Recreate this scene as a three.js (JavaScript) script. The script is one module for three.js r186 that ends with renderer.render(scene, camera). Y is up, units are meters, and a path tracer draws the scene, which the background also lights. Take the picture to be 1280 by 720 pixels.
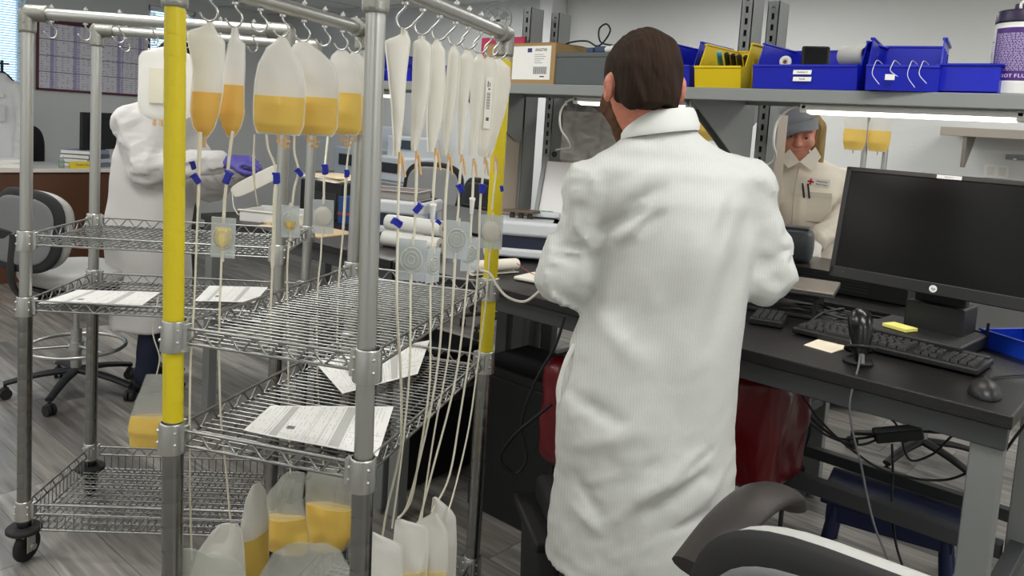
import * as THREE from 'three';
import { RoundedBoxGeometry } from 'three/addons/geometries/RoundedBoxGeometry.js';
import { mergeGeometries } from 'three/addons/utils/BufferGeometryUtils.js';
import { RectAreaLightUniformsLib } from 'three/addons/lights/RectAreaLightUniformsLib.js';
RectAreaLightUniformsLib.init();

// ---------- camera, sky, lights, exposure ----------
// world: x runs along the benches to the right, z = -b (b grows towards the back wall), y is up
const scene = new THREE.Scene();
const renderer = new THREE.WebGLRenderer({ antialias: true });
renderer.toneMapping = THREE.LinearToneMapping;
renderer.toneMappingExposure = 1.0;
renderer.shadowMap.enabled = true;
const D = Math.PI / 180, FPX = 997, CX = 640, CY = 250;
const camera = new THREE.PerspectiveCamera(2 * Math.atan(470 / FPX) / D, 1280 / 940, 0.05, 80);
camera.setViewOffset(1280, 940, 0, 220, 1280, 720);
camera.position.set(0, 1.504, 0);
camera.rotation.order = 'YXZ';
camera.rotation.set(-5.46 * D, 41.31 * D, 3.75 * D);
camera.updateMatrixWorld(true);
scene.add(camera);
scene.background = new THREE.Color(0.45, 0.72, 1.0);
scene.backgroundIntensity = 2.6;

const ROOM = { a0: -8.6, a1: 3.2, b0: -2.6, b1: 5.42, h: 2.6 };
const PANELS = [[-6.9, -1.4], [-4.9, -0.6], [-4.9, 1.5], [-4.9, 4.2], [-2.4, -1.5], [-2.4, 0.9], [-2.4, 4.2], [0.1, -1.5], [0.1, 1.2], [0.1, 4.2], [2.3, 0.3], [2.3, 3.9]];
const PANEL_L = 11.2;
for (const [a, b] of PANELS) {
  const l = new THREE.RectAreaLight(new THREE.Color(1, 0.985, 0.95), PANEL_L, 1.16, 0.56);
  l.position.set(a, ROOM.h - 0.035, -b); l.lookAt(a, 0, -b); l.castShadow = true; l.name = 'panel_light'; scene.add(l);
}

// ---------- helpers ----------
const V = (a, y, b) => new THREE.Vector3(a, y, -b);
let seed = 7;
const rnd = () => { seed = (seed + 0x6D2B79F5) | 0; let t = Math.imul(seed ^ (seed >>> 15), 1 | seed); t = (t + Math.imul(t ^ (t >>> 7), 61 | t)) ^ t; return ((t ^ (t >>> 14)) >>> 0) / 4294967296; };
const rr = (a, b) => a + (b - a) * rnd();
// real positions worked out from a sighting: a point at a depth, or where the sight line meets a plane
const ray = (u, v) => new THREE.Vector3((u - CX) / FPX, -(v - CY) / FPX, -1).transformDirection(camera.matrixWorld).multiplyScalar(Math.hypot((u - CX) / FPX, (v - CY) / FPX, 1));
const at = (u, v, d) => ray(u, v).multiplyScalar(d).add(camera.position);
const onY = (u, v, y) => { const r = ray(u, v); return r.multiplyScalar((y - camera.position.y) / r.y).add(camera.position); };
const onB = (u, v, b) => { const r = ray(u, v); return r.multiplyScalar(-b / r.z).add(camera.position); };
const onA = (u, v, a) => { const r = ray(u, v); return r.multiplyScalar(a / r.x).add(camera.position); };
// camera-heading floor frame (x right, z ahead) to the room
const CA = Math.cos(41.31 * D), SA = Math.sin(41.31 * D);
const cf = (x, y, z) => V(x * CA - z * SA, y, x * SA + z * CA);

const taken = {};
const numbered = (n) => { const k = taken[n] = (taken[n] ?? -1) + 1; return k ? n + '_' + String(k).padStart(3, '0') : n; };
function thing(name, label, category, pos = [0, 0, 0], turn = 0, group) {
  const o = new THREE.Group(); o.name = numbered(name);
  if (pos.isVector3) o.position.copy(pos); else o.position.set(...pos);
  o.rotation.y = turn; o.userData = { label, category }; if (group) o.userData.group = group;
  scene.add(o); return o;
}
function part(name, g, m, parent, label, kind) {
  const o = new THREE.Mesh(g, m); o.name = name; o.castShadow = o.receiveShadow = true;
  if (label) o.userData.label = label; if (kind) o.userData.kind = kind;
  parent.add(o); return o;
}
const grp = (name, parent) => { const o = new THREE.Group(); o.name = name; parent.add(o); return o; };
function struct(name, g, m) {
  const o = g ? new THREE.Mesh(g, m) : new THREE.Group(); o.name = name; o.userData = { kind: 'structure' };
  o.castShadow = o.receiveShadow = true; scene.add(o); return o;
}
function solo(name, g, m, label, category, group) {
  const o = new THREE.Mesh(g, m); o.name = numbered(name); o.userData = { label, category }; if (group) o.userData.group = group;
  o.castShadow = o.receiveShadow = true; scene.add(o); return o;
}
// geometry
const bx = (w, h, d, x = 0, y = 0, z = 0, r = 0) => (r ? new RoundedBoxGeometry(w, h, d, 2, r) : new THREE.BoxGeometry(w, h, d)).translate(x, y, z);
function mg(list) {
  return mergeGeometries(list.map((g) => {
    const q = g.index ? g.toNonIndexed() : g.clone();
    for (const k of Object.keys(q.attributes)) if (!['position', 'normal', 'uv'].includes(k)) q.deleteAttribute(k);
    if (!q.attributes.uv) q.setAttribute('uv', new THREE.BufferAttribute(new Float32Array(q.attributes.position.count * 2), 2));
    if (!q.attributes.normal) q.computeVertexNormals();
    return q;
  }));
}
const P3 = (p) => p.isVector3 ? p.clone() : new THREE.Vector3(...p);
function rod(p, q, r, n = 8, r2 = r) {
  p = P3(p); q = P3(q); const d = q.clone().sub(p), L = d.length();
  const g = new THREE.CylinderGeometry(r2, r, L, n, 1);
  g.applyQuaternion(new THREE.Quaternion().setFromUnitVectors(new THREE.Vector3(0, 1, 0), d.normalize()));
  return g.translate((p.x + q.x) / 2, (p.y + q.y) / 2, (p.z + q.z) / 2);
}
const lathe = (pts, n = 24) => new THREE.LatheGeometry(pts.map((p) => new THREE.Vector2(p[0], p[1])), n);
// rings of points joined into a skin, ends capped
function loft(rings, caps = true, closedRing = true) {
  const n = rings[0].length, pos = [], uv = [], idx = [];
  const step = closedRing ? n + 1 : n;
  rings.forEach((R, j) => { for (let i = 0; i < step; i++) { const p = R[i % n]; pos.push(p.x, p.y, p.z); uv.push(i / (step - 1), j / (rings.length - 1)); } });
  for (let j = 0; j < rings.length - 1; j++) for (let i = 0; i < step - 1; i++) { const a = j * step + i, b = a + 1, c = a + step, d = c + 1; idx.push(a, b, d, a, d, c); }
  const g = new THREE.BufferGeometry();
  g.setAttribute('position', new THREE.Float32BufferAttribute(pos, 3)); g.setAttribute('uv', new THREE.Float32BufferAttribute(uv, 2)); g.setIndex(idx); g.computeVertexNormals();
  if (closedRing) { // smooth the seam
    const N = g.attributes.normal;
    for (let j = 0; j < rings.length; j++) { const a = j * step, b = a + step - 1; const x = N.getX(a) + N.getX(b), y = N.getY(a) + N.getY(b), z = N.getZ(a) + N.getZ(b), l = Math.hypot(x, y, z) || 1; N.setXYZ(a, x / l, y / l, z / l); N.setXYZ(b, x / l, y / l, z / l); }
  }
  if (!caps) return g;
  const cap = (R, flip) => { const c = new THREE.Vector3(); R.forEach((p) => c.add(p)); c.multiplyScalar(1 / n); const q = [], w = []; for (let i = 0; i < n; i++) { const t = flip ? [c, R[(i + 1) % n], R[i]] : [c, R[i], R[(i + 1) % n]]; t.forEach((p) => { q.push(p.x, p.y, p.z); w.push(0.5, 0.5); }); } const h = new THREE.BufferGeometry(); h.setAttribute('position', new THREE.Float32BufferAttribute(q, 3)); h.setAttribute('uv', new THREE.Float32BufferAttribute(w, 2)); h.computeVertexNormals(); return h; };
  return mg([g, cap(rings[0], true), cap(rings[rings.length - 1], false)]);
}
// a round or flat tube along points; r a number, [rx, ry], or a function of t giving either
function sweep(pts, r, n = 8, seg = 24, up) {
  const c = new THREE.CatmullRomCurve3(pts.map(P3), false, 'centripetal'), rings = [];
  let N = up ? P3(up) : null;
  for (let j = 0; j <= seg; j++) {
    const t = j / seg, p = c.getPoint(t), T = c.getTangent(t).normalize();
    if (!N) N = Math.abs(T.y) < 0.9 ? new THREE.Vector3(0, 1, 0) : new THREE.Vector3(1, 0, 0);
    N = N.clone().addScaledVector(T, -N.dot(T)).normalize(); const B = T.clone().cross(N);
    let q = typeof r === 'function' ? r(t) : r; if (!Array.isArray(q)) q = [q, q];
    const R = []; for (let i = 0; i < n; i++) { const a = (i / n) * 2 * Math.PI; R.push(p.clone().addScaledVector(B, Math.cos(a) * q[0]).addScaledVector(N, Math.sin(a) * q[1])); }
    rings.push(R);
  }
  return loft(rings);
}
function extrude(pts, depth, bevel = 0, seg = 2) {
  const s = pts.isShape ? pts : new THREE.Shape(pts.map((p) => new THREE.Vector2(p[0], p[1])));
  return new THREE.ExtrudeGeometry(s, { depth: depth - 2 * bevel, bevelEnabled: bevel > 0, bevelSize: bevel, bevelThickness: bevel, bevelOffset: -bevel, bevelSegments: seg, curveSegments: 10 }).translate(0, 0, bevel);
}
// smooth implicit shapes -> mesh (surface nets)
function nets(f, lo, hi, cell) {
  const nx = Math.ceil((hi[0] - lo[0]) / cell) + 1, ny = Math.ceil((hi[1] - lo[1]) / cell) + 1, nz = Math.ceil((hi[2] - lo[2]) / cell) + 1;
  const v = new Float32Array(nx * ny * nz), id = (i, j, k) => (k * ny + j) * nx + i;
  const C = 4;
  for (let k0 = 0; k0 < nz; k0 += C) for (let j0 = 0; j0 < ny; j0 += C) for (let i0 = 0; i0 < nx; i0 += C) {
    const d0 = f(lo[0] + (i0 + 1.5) * cell, lo[1] + (j0 + 1.5) * cell, lo[2] + (k0 + 1.5) * cell), far = Math.abs(d0) > cell * 9;
    for (let k = k0; k < Math.min(nz, k0 + C); k++) for (let j = j0; j < Math.min(ny, j0 + C); j++) for (let i = i0; i < Math.min(nx, i0 + C); i++) v[id(i, j, k)] = far ? d0 : f(lo[0] + i * cell, lo[1] + j * cell, lo[2] + k * cell);
  }
  const vi = new Int32Array(nx * ny * nz).fill(-1), pos = [], idx = [];
  for (let k = 0; k < nz - 1; k++) for (let j = 0; j < ny - 1; j++) for (let i = 0; i < nx - 1; i++) {
    let n = 0, x = 0, y = 0, z = 0, m = 0; const c = [];
    for (let q = 0; q < 8; q++) { c[q] = v[id(i + (q & 1), j + ((q >> 1) & 1), k + (q >> 2))]; if (c[q] < 0) m |= 1 << q; }
    if (m === 0 || m === 255) continue;
    for (const [p, q] of EDGES) { if ((c[p] < 0) === (c[q] < 0)) continue; const t = c[p] / (c[p] - c[q]); x += (p & 1) + t * ((q & 1) - (p & 1)); y += ((p >> 1) & 1) + t * (((q >> 1) & 1) - ((p >> 1) & 1)); z += (p >> 2) + t * ((q >> 2) - (p >> 2)); n++; }
    vi[id(i, j, k)] = pos.length / 3; pos.push(lo[0] + (i + x / n) * cell, lo[1] + (j + y / n) * cell, lo[2] + (k + z / n) * cell);
  }
  const quad = (a, b, c, d, fl) => { if (a < 0 || b < 0 || c < 0 || d < 0) return; if (fl) idx.push(a, b, c, a, c, d); else idx.push(a, c, b, a, d, c); };
  for (let k = 1; k < nz - 1; k++) for (let j = 1; j < ny - 1; j++) for (let i = 1; i < nx - 1; i++) {
    const s = v[id(i, j, k)] < 0;
    if (s !== (v[id(i + 1, j, k)] < 0)) quad(vi[id(i, j - 1, k - 1)], vi[id(i, j, k - 1)], vi[id(i, j, k)], vi[id(i, j - 1, k)], s);
    if (s !== (v[id(i, j + 1, k)] < 0)) quad(vi[id(i - 1, j, k - 1)], vi[id(i - 1, j, k)], vi[id(i, j, k)], vi[id(i, j, k - 1)], s);
    if (s !== (v[id(i, j, k + 1)] < 0)) quad(vi[id(i - 1, j - 1, k)], vi[id(i, j - 1, k)], vi[id(i, j, k)], vi[id(i - 1, j, k)], s);
  }
  const g = new THREE.BufferGeometry(); g.setAttribute('position', new THREE.Float32BufferAttribute(pos, 3)); g.setIndex(idx); g.computeVertexNormals();
  const uv = new Float32Array(pos.length / 3 * 2); for (let i = 0; i < pos.length / 3; i++) { uv[2 * i] = pos[3 * i]; uv[2 * i + 1] = pos[3 * i + 1]; }
  g.setAttribute('uv', new THREE.BufferAttribute(uv, 2)); return g;
}
const EDGES = [[0, 1], [2, 3], [4, 5], [6, 7], [0, 2], [1, 3], [4, 6], [5, 7], [0, 4], [1, 5], [2, 6], [3, 7]];
const smin = (a, b, k) => { const h = Math.max(k - Math.abs(a - b), 0) / k; return Math.min(a, b) - h * h * k / 4; };
const cap = (x, y, z, A, B, r1, r2) => { const ux = B[0] - A[0], uy = B[1] - A[1], uz = B[2] - A[2], px = x - A[0], py = y - A[1], pz = z - A[2]; const t = Math.min(1, Math.max(0, (px * ux + py * uy + pz * uz) / (ux * ux + uy * uy + uz * uz))); return Math.hypot(px - t * ux, py - t * uy, pz - t * uz) - (r1 + t * (r2 - r1)); };
const ell = (x, y, z, c, r) => { const a = (x - c[0]) / r[0], b = (y - c[1]) / r[1], d = (z - c[2]) / r[2], k = Math.hypot(a, b, d); return (k - 1) * Math.min(r[0], r[1], r[2]) * (k > 1 ? 1 : 1); };
// value noise
const hsh = (x, y, z) => { let h = Math.imul(x, 374761393) + Math.imul(y, 668265263) + Math.imul(z, 2147483647 ^ 0x5bd1e995); h = Math.imul(h ^ (h >>> 13), 1274126177); return ((h ^ (h >>> 16)) >>> 0) / 4294967296; };
const n3 = (x, y, z) => { const i = Math.floor(x), j = Math.floor(y), k = Math.floor(z); let u = x - i, v = y - j, w = z - k; u = u * u * (3 - 2 * u); v = v * v * (3 - 2 * v); w = w * w * (3 - 2 * w); const L = (a, b, t) => a + (b - a) * t; return L(L(L(hsh(i, j, k), hsh(i + 1, j, k), u), L(hsh(i, j + 1, k), hsh(i + 1, j + 1, k), u), v), L(L(hsh(i, j, k + 1), hsh(i + 1, j, k + 1), u), L(hsh(i, j + 1, k + 1), hsh(i + 1, j + 1, k + 1), u), v), w) - 0.5; };
// textures
function canvasTex(w, h, draw, srgb = true) {
  const c = document.createElement('canvas'); c.width = w; c.height = h; draw(c.getContext('2d'), w, h);
  const t = new THREE.CanvasTexture(c); if (srgb) t.colorSpace = THREE.SRGBColorSpace; t.wrapS = t.wrapT = THREE.RepeatWrapping; return t;
}
function dataTex(w, h, fn, srgb = false) { // fn(u, v) -> grey 0..1 or [r, g, b]
  const d = new Uint8Array(w * h * 4);
  for (let j = 0; j < h; j++) for (let i = 0; i < w; i++) { let q = fn(i / w, j / h, i, j); if (!Array.isArray(q)) q = [q, q, q]; const o = (j * w + i) * 4; for (let c = 0; c < 3; c++) d[o + c] = Math.max(0, Math.min(255, q[c] * 255)); d[o + 3] = 255; }
  const t = new THREE.DataTexture(d, w, h); t.wrapS = t.wrapT = THREE.RepeatWrapping; t.magFilter = t.minFilter = THREE.LinearFilter; if (srgb) t.colorSpace = THREE.SRGBColorSpace; t.needsUpdate = true; return t;
}
const rep = (t, x, y) => { const c = t.clone(); c.repeat.set(x, y); c.needsUpdate = true; return c; };
// periodic noise for tiles
const pn = (u, v, fx, fy, s = 0) => { const x = u * fx, y = v * fy, i = Math.floor(x), j = Math.floor(y); let a = x - i, b = y - j; a = a * a * (3 - 2 * a); b = b * b * (3 - 2 * b); const H = (p, q) => hsh(((p % fx) + fx) % fx, ((q % fy) + fy) % fy, s); return (H(i, j) * (1 - a) + H(i + 1, j) * a) * (1 - b) + (H(i, j + 1) * (1 - a) + H(i + 1, j + 1) * a) * b; };
const mat = (hex, roughness = 0.6, metalness = 0, o = {}) => new THREE.MeshPhysicalMaterial({ color: hex, roughness, metalness, ...o });
const TX = {
  fine: dataTex(256, 256, (u, v) => 0.4 * pn(u, v, 64, 64, 1) + 0.6 * pn(u, v, 128, 128, 2)),
  streak: dataTex(256, 256, (u, v) => 0.5 * pn(u, v, 128, 6, 3) + 0.3 * pn(u, v, 40, 3, 4) + 0.2 * pn(u, v, 64, 64, 5)),
  weave: dataTex(128, 128, (u, v, i, j) => 0.5 + 0.3 * (((i >> 1) + (j >> 1)) & 1 ? 1 : -1) * ((i & 1) ? 1 : 0.6)),
};
const M = {
  post: mat(0x9a9b98, 0.26, 1), chrome: mat(0xd2d3d0, 0.34, 1, { bumpMap: TX.fine, bumpScale: 0.0002 }),
  wire: mat(0x9fa09e, 0.32, 1),
  steel: mat(0xc2c3bf, 0.4, 0.95, { bumpMap: TX.streak, bumpScale: 0.0001 }),
  cast: mat(0xa6a69f, 0.42, 1, { bumpMap: TX.fine, bumpScale: 0.0006 }),
  black: mat(0x151618, 0.55), blackGloss: mat(0x0d0e10, 0.25), rubber: mat(0x1b1b1c, 0.7), dark: mat(0x2a2c2e, 0.5),
  frameDark: mat(0x3d4041, 0.45), benchGrey: mat(0x7d807e, 0.45, 0, { bumpMap: TX.fine, bumpScale: 0.0002 }), shelfGrey: mat(0x8b8f8d, 0.42, 0, { bumpMap: TX.fine, bumpScale: 0.0002 }),
  benchTop: mat(0x151415, 0.38, 0, { bumpMap: TX.fine, bumpScale: 0.0003 }),
  white: mat(0xe6e6e2, 0.5), paper: mat(0xf2f1ec, 0.75), offwhite: mat(0xd8d8d2, 0.5),
  blueBin: mat(0x1522b8, 0.32), yellowBin: mat(0xe2c512, 0.35),
  clear: mat(0xf4f6f4, 0.12, 0, { transmission: 0.92, ior: 1.4 }),
  tubing: mat(0xf4f0de, 0.3, 0, { transmission: 0.25 }),
  film: mat(0xf4f1e8, 0.38, 0, { transmission: 0.5, ior: 1.35 }), sheet: mat(0xe9eef0, 0.22, 0, { transmission: 0.62, ior: 1.4 }),
  clamp: mat(0x1c2aa8, 0.4), tan: mat(0xd9b27c, 0.5),
};

// ---------- the room ----------
const wallMat = mat(0xdcdedd, 0.85, 0, { bumpMap: rep(TX.fine, 6, 6), bumpScale: 0.0006 });
const ceilMat = mat(0xdededa, 0.9, 0, { bumpMap: rep(TX.fine, 8, 8), bumpScale: 0.001 });
{
  const { a0, a1, b0, b1, h } = ROOM, T = 0.12, w = a1 - a0, d = b1 - b0, am = (a0 + a1) / 2, bm = (b0 + b1) / 2;
  const plank = dataTex(512, 512, (u, v) => { const g = 0.66 + 0.2 * (pn(u, v, 6, 90, 11) - 0.5) + 0.18 * (pn(u, v, 3, 30, 12) - 0.5) + 0.1 * (pn(u, v, 16, 220, 13) - 0.5); return [g * 0.96, g * 0.945, g * 0.93]; }, true);
  const tones = [0xd2d0cb, 0xbdbbb6, 0xe6e4df, 0xaaa8a4, 0xc8c4bd];
  const pm = tones.map((c) => new THREE.MeshPhysicalMaterial({ color: c, map: plank, roughness: 0.36, bumpMap: plank, bumpScale: 0.0004 }));
  const floor = struct('floor');
  part('slab', bx(w + 0.2, 0.1, d + 0.2, am, -0.0555, -bm), mat(0x3d3c3a, 0.6), floor, 'grey subfloor between the planks');
  const PW = 0.18, PL = 1.22, row0 = Math.floor(-0.2 / PW), geos = [];
  for (let k = 0; k < 6; k++) { const g = bx(PL - 0.002, 0.006, PW - 0.0016); const uv = g.attributes.uv; for (let i = 0; i < uv.count; i++) uv.setXY(i, uv.getX(i) * 1.0 + k * 0.37, uv.getY(i) * 0.15 + k * 0.213); geos.push(g); }
  const rest = [];
  for (let r = Math.floor(b0 / PW) + 1; (r + 0.5) * PW < b1 - 0.06; r++) {
    const off = hsh(r, 3, 5) * PL;
    for (let x = a0 - off; x < a1; x += PL) {
      const c = x + PL / 2, bb = (r + 0.5) * PW; if (c + PL / 2 > a1 + 0.1) continue;
      const k = Math.floor(hsh(r, Math.round(x * 10), 9) * 6), near = bb > -0.1 && c < 1.4 && c - bb * 1.6 < 0.9;
      if (near && c + PL / 2 > a0) { const o = part('plank', geos[k], pm[Math.floor(hsh(r, Math.round(x * 7), 2) * 5)], floor); o.position.set(c, -0.003, -bb); }
      else rest.push(geos[k].clone().translate(c, -0.003, -bb));
    }
  }
  part('plank_field', mg(rest), pm[1], floor, null, 'stuff');
  struct('ceiling', bx(w + 2 * T, 0.1, d + 2 * T, am, h + 0.05, -bm), ceilMat);
  struct('wall_back', bx(w + 2 * T, h + 0.1, T, am, h / 2 - 0.05, -(b1 + T / 2)), wallMat);
  struct('wall_front', bx(w + 2 * T, h + 0.1, T, am, h / 2 - 0.05, -(b0 - T / 2)), wallMat);
  struct('wall_right', bx(T, h + 0.1, d, a1 + T / 2, h / 2 - 0.05, -bm), wallMat);
  // left wall with two window openings
  const wins = [{ b: [1.15, 2.64], y: [1.3, 2.52] }, { b: [3.80, 4.33], y: [1.3, 2.50] }], L = [];
  let pb = b0;
  for (const q of wins) { L.push(bx(T, h, q.b[0] - pb, a0 - T / 2, h / 2, -(pb + q.b[0]) / 2)); L.push(bx(T, q.y[0], q.b[1] - q.b[0], a0 - T / 2, q.y[0] / 2, -(q.b[0] + q.b[1]) / 2)); L.push(bx(T, h - q.y[1], q.b[1] - q.b[0], a0 - T / 2, (h + q.y[1]) / 2, -(q.b[0] + q.b[1]) / 2)); pb = q.b[1]; }
  L.push(bx(T, h, b1 - pb, a0 - T / 2, h / 2, -(pb + b1) / 2));
  struct('wall_left', mg(L), wallMat);
  wins.forEach((q, i) => {
    const W = q.b[1] - q.b[0], H = q.y[1] - q.y[0], bc = -(q.b[0] + q.b[1]) / 2, yc = (q.y[0] + q.y[1]) / 2, win = struct('window_' + (i + 1));
    const fr = []; for (const s of [-1, 1]) { fr.push(bx(0.05, H, 0.05, a0 - 0.08, yc, bc + s * (W / 2 - 0.025))); fr.push(bx(0.05, 0.05, W, a0 - 0.08, yc + s * (H / 2 - 0.025), bc)); } fr.push(bx(0.04, H, 0.03, a0 - 0.08, yc, bc));
    part('window_frame', mg(fr), M.white, win);
    part('pane', bx(0.005, H - 0.1, W - 0.1, a0 - 0.085, yc, bc), mat(0xffffff, 0.02, 0, { transmission: 1, ior: 1.1 }), win);
    part('window_sill', bx(0.1, 0.03, W + 0.06, a0 + 0.05, q.y[0] - 0.015, bc, 0.006), M.white, win);
    const bl = thing('window_blind', i ? 'white slatted blind in the small window right of the wall schedule' : 'white slatted blind in the window above the hanging lab coat, far left', 'window blind', [0, 0, 0]);
    const sl = []; for (let y = q.y[0] + 0.02; y < q.y[1] - 0.05; y += 0.024) { const g = bx(0.024, 0.0012, W - 0.06); g.rotateZ(-0.5); sl.push(g.translate(a0 - 0.03, y, bc)); }
    part('slat', mg(sl), mat(0xe9eef2, 0.5), bl, null, 'stuff'); part('head_rail', bx(0.04, 0.04, W - 0.05, a0 - 0.03, q.y[1] - 0.022, bc, 0.004), M.white, bl);
    for (const s of [-1, 0, 1]) part('cord', rod([a0 - 0.03, q.y[0], bc + s * W * 0.38], [a0 - 0.03, q.y[1], bc + s * W * 0.38], 0.0015, 5), M.white, bl);
  });
  // baseboards and ceiling grid
  const bbm = mat(0x4a4b4c, 0.6);
  struct('baseboard_left', bx(0.012, 0.1, d, a0 + 0.006, 0.05, -bm), bbm);
  struct('baseboard_back', bx(w, 0.1, 0.012, am, 0.05, -(b1 - 0.006)), bbm);
  const grid = []; for (let x = a0 + 0.6; x < a1; x += 1.2) grid.push(bx(0.025, 0.008, d, x, h - 0.004, -bm)); for (let y = b0 + 0.6; y < b1; y += 0.6) grid.push(bx(w, 0.007, 0.025, am, h - 0.0035, -y));
  struct('trim_1', mg(grid), mat(0xc4c4c0, 0.6));
  // painted column on the back wall
  const c0 = onB(671, 40, b1 - 0.2);
  struct('trim_2', bx(0.14, h, 0.2, c0.x + 0.08, h / 2, -(b1 - 0.1), 0.01), mat(0xe2e4e4, 0.7));
  // ceiling panels
  PANELS.forEach(([a, b], i) => {
    const t = thing('ceiling_panel', 'flat white ceiling light panel in the tiled ceiling', 'ceiling light', [a, h, -b], 0, 'ceiling light panels');
    const fr = []; for (const s of [-1, 1]) { fr.push(bx(1.22, 0.025, 0.025, 0, -0.014, s * 0.298)); fr.push(bx(0.025, 0.025, 0.62, s * 0.598, -0.014, 0)); }
    part('frame', mg(fr), M.white, t); part('diffuser', bx(1.17, 0.012, 0.57, 0, -0.012, 0), mat(0xffffff, 0.6, 0, { emissive: 0xffffff, emissiveIntensity: 1.6 }), t);
  });
  // a tree outside the windows
  const tree = thing('tree', 'green leafy tree outside the far left window', 'tree', [-14, 0, -1.0]);
  const lf = []; for (let i = 0; i < 900; i++) { const g = new THREE.PlaneGeometry(0.28, 0.2); g.rotateX(rr(0, 6)); g.rotateY(rr(0, 6)); const q = Math.acos(rr(-1, 1)), f = rr(0, 6.28), R = rr(0.5, 1.5); lf.push(g.translate(R * Math.sin(q) * Math.cos(f), 2.6 + R * Math.cos(q), R * Math.sin(q) * Math.sin(f))); }
  part('foliage', mg(lf), mat(0x6f9a52, 0.8, 0, { side: THREE.DoubleSide, transmission: 0.3 }), tree, null, 'stuff'); part('trunk', rod([0, -0.5, 0], [0, 2.6, 0], 0.14, 8, 0.09), mat(0x5c4a3a, 0.9), tree);
}

// ---------- wire carts ----------
const tapeMat = mat(0xe0cc1e, 0.42, 0, { bumpMap: rep(dataTex(128, 128, (u, v) => 0.5 + 0.5 * (pn(u, v, 10, 20, 31) - 0.5) + (pn(u, v, 3, 9, 32) > 0.72 ? 0.25 : 0)), 2, 8), bumpScale: 0.0008 });
const SH = [1.051, 0.844, 0.181], RAIL = 1.74;
function wavyTruss(p, q, y0, y1, n) { const pts = []; for (let i = 0; i <= n * 2; i++) { const t = i / (n * 2); pts.push(new THREE.Vector3(p.x + (q.x - p.x) * t, i % 2 ? y0 : y1, p.z + (q.z - p.z) * t)); } return sweep(pts, 0.0022, 5, n * 10); }
function wireShelf(cart, w, d, y, basket) { // local: x 0..w, z 0..-d
  const s = grp('shelf', cart), c = [[0, 0], [w, 0], [w, -d], [0, -d]].map(([x, z]) => new THREE.Vector3(x, 0, z)), alongX = d > w;
  const rim = [], tr = [];
  c.forEach((p, i) => { const q = c[(i + 1) % 4], n = Math.round(p.distanceTo(q) / 0.06);
    for (const yy of [y + 0.014, y - 0.016]) rim.push(rod([p.x, yy, p.z], [q.x, yy, q.z], 0.0035, 6));
    tr.push(wavyTruss(p, q, y - 0.014, y + 0.012, n)); });
  part('rim', mg(rim), M.wire, s); part('truss', mg(tr), M.wire, s);
  const m = [], ym = basket ? y - 0.07 : y - 0.016, long = alongX ? d : w, short = alongX ? w : d, n = Math.round(long / 0.0212);
  for (let i = 1; i < n; i++) { const t = i / n * long; m.push(alongX ? rod([0, ym + 0.003, -t], [w, ym + 0.003, -t], 0.0019, 5) : rod([t, ym + 0.003, 0], [t, ym + 0.003, -d], 0.0019, 5)); }
  for (let i = 0; i < 11; i++) { const t = (i + 0.5) / 11 * short; m.push(alongX ? rod([t, ym - 0.002, 0], [t, ym - 0.002, -d], i % 3 === 1 ? 0.003 : 0.0019, 5) : rod([0, ym - 0.002, -t], [w, ym - 0.002, -t], i % 3 === 1 ? 0.003 : 0.0019, 5)); }
  if (basket) {
    const pk = [];
    c.forEach((p, i) => { const q = c[(i + 1) % 4], k = Math.round(p.distanceTo(q) / 0.026); for (let j = 1; j < k; j++) { const x = p.x + (q.x - p.x) * j / k, z = p.z + (q.z - p.z) * j / k; pk.push(rod([x, y - 0.016, z], [x, ym, z], 0.0018, 5)); } pk.push(rod([p.x, ym, p.z], [q.x, ym, q.z], 0.0035, 6)); });
    part('picket', mg(pk), M.wire, s, null, 'stuff');
    for (let i = 1; i < Math.round(short / 0.04); i++) { const t = i * 0.04; m.push(alongX ? rod([t, ym + 0.006, 0], [t, ym + 0.006, -d], 0.0018, 5) : rod([0, ym + 0.006, -t], [w, ym + 0.006, -t], 0.0018, 5)); }
  }
  part('wire_mat', mg(m), M.wire, s, null, 'stuff');
  for (const p of c) {
    const cl = []; cl.push(lathe([[0.0215, -0.033], [0.0275, -0.033], [0.0255, 0.026], [0.0215, 0.028]], 20).translate(p.x, y, p.z));
    const sx = p.x > 0 ? -1 : 1, sz = p.z < 0 ? 1 : -1;
    cl.push(bx(0.012, 0.05, 0.016, p.x + sx * 0.027, y - 0.002, p.z), bx(0.016, 0.05, 0.012, p.x, y - 0.002, p.z + sz * 0.027));
    for (const k of [-1, 1]) for (const h of [-0.012, 0.012]) { cl.push(new THREE.SphereGeometry(0.0035, 8, 6).translate(p.x + k * 0.02, y + h, p.z + 0.018)); }
    part('collar', mg(cl), M.chrome, s);
  }
  return s;
}
function groovedPost(y0, y1) { const pts = [[0, y0]]; pts.push([0.0205, y0]); for (let y = y0 + 0.03; y < y1 - 0.01; y += 0.0508) pts.push([0.0205, y - 0.0022], [0.0182, y], [0.0205, y + 0.0022]); pts.push([0.0205, y1], [0, y1]); return lathe(pts, 22); }
function tapeWrap(y0, y1, r) { const pts = [[r, y0]]; let y = y0, k = 0; while (y < y1 - 0.02) { const e = Math.min(y1, y + 0.042 + 0.012 * hsh(k, 1, 4)); const q = r + 0.0012 + 0.0006 * hsh(k, 2, 8); pts.push([q, y + 0.001], [q - 0.0004, e - 0.001]); y = e; k++; } pts.push([r, y1]); const g = lathe(pts, 26); const p = g.attributes.position; for (let i = 0; i < p.count; i++) { const a = Math.atan2(p.getZ(i), p.getX(i)); p.setY(i, p.getY(i) + 0.004 * Math.sin(a) + (n3(p.getX(i) * 60, p.getY(i) * 30, p.getZ(i) * 60)) * 0.004); } g.computeVertexNormals(); return g; }
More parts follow.
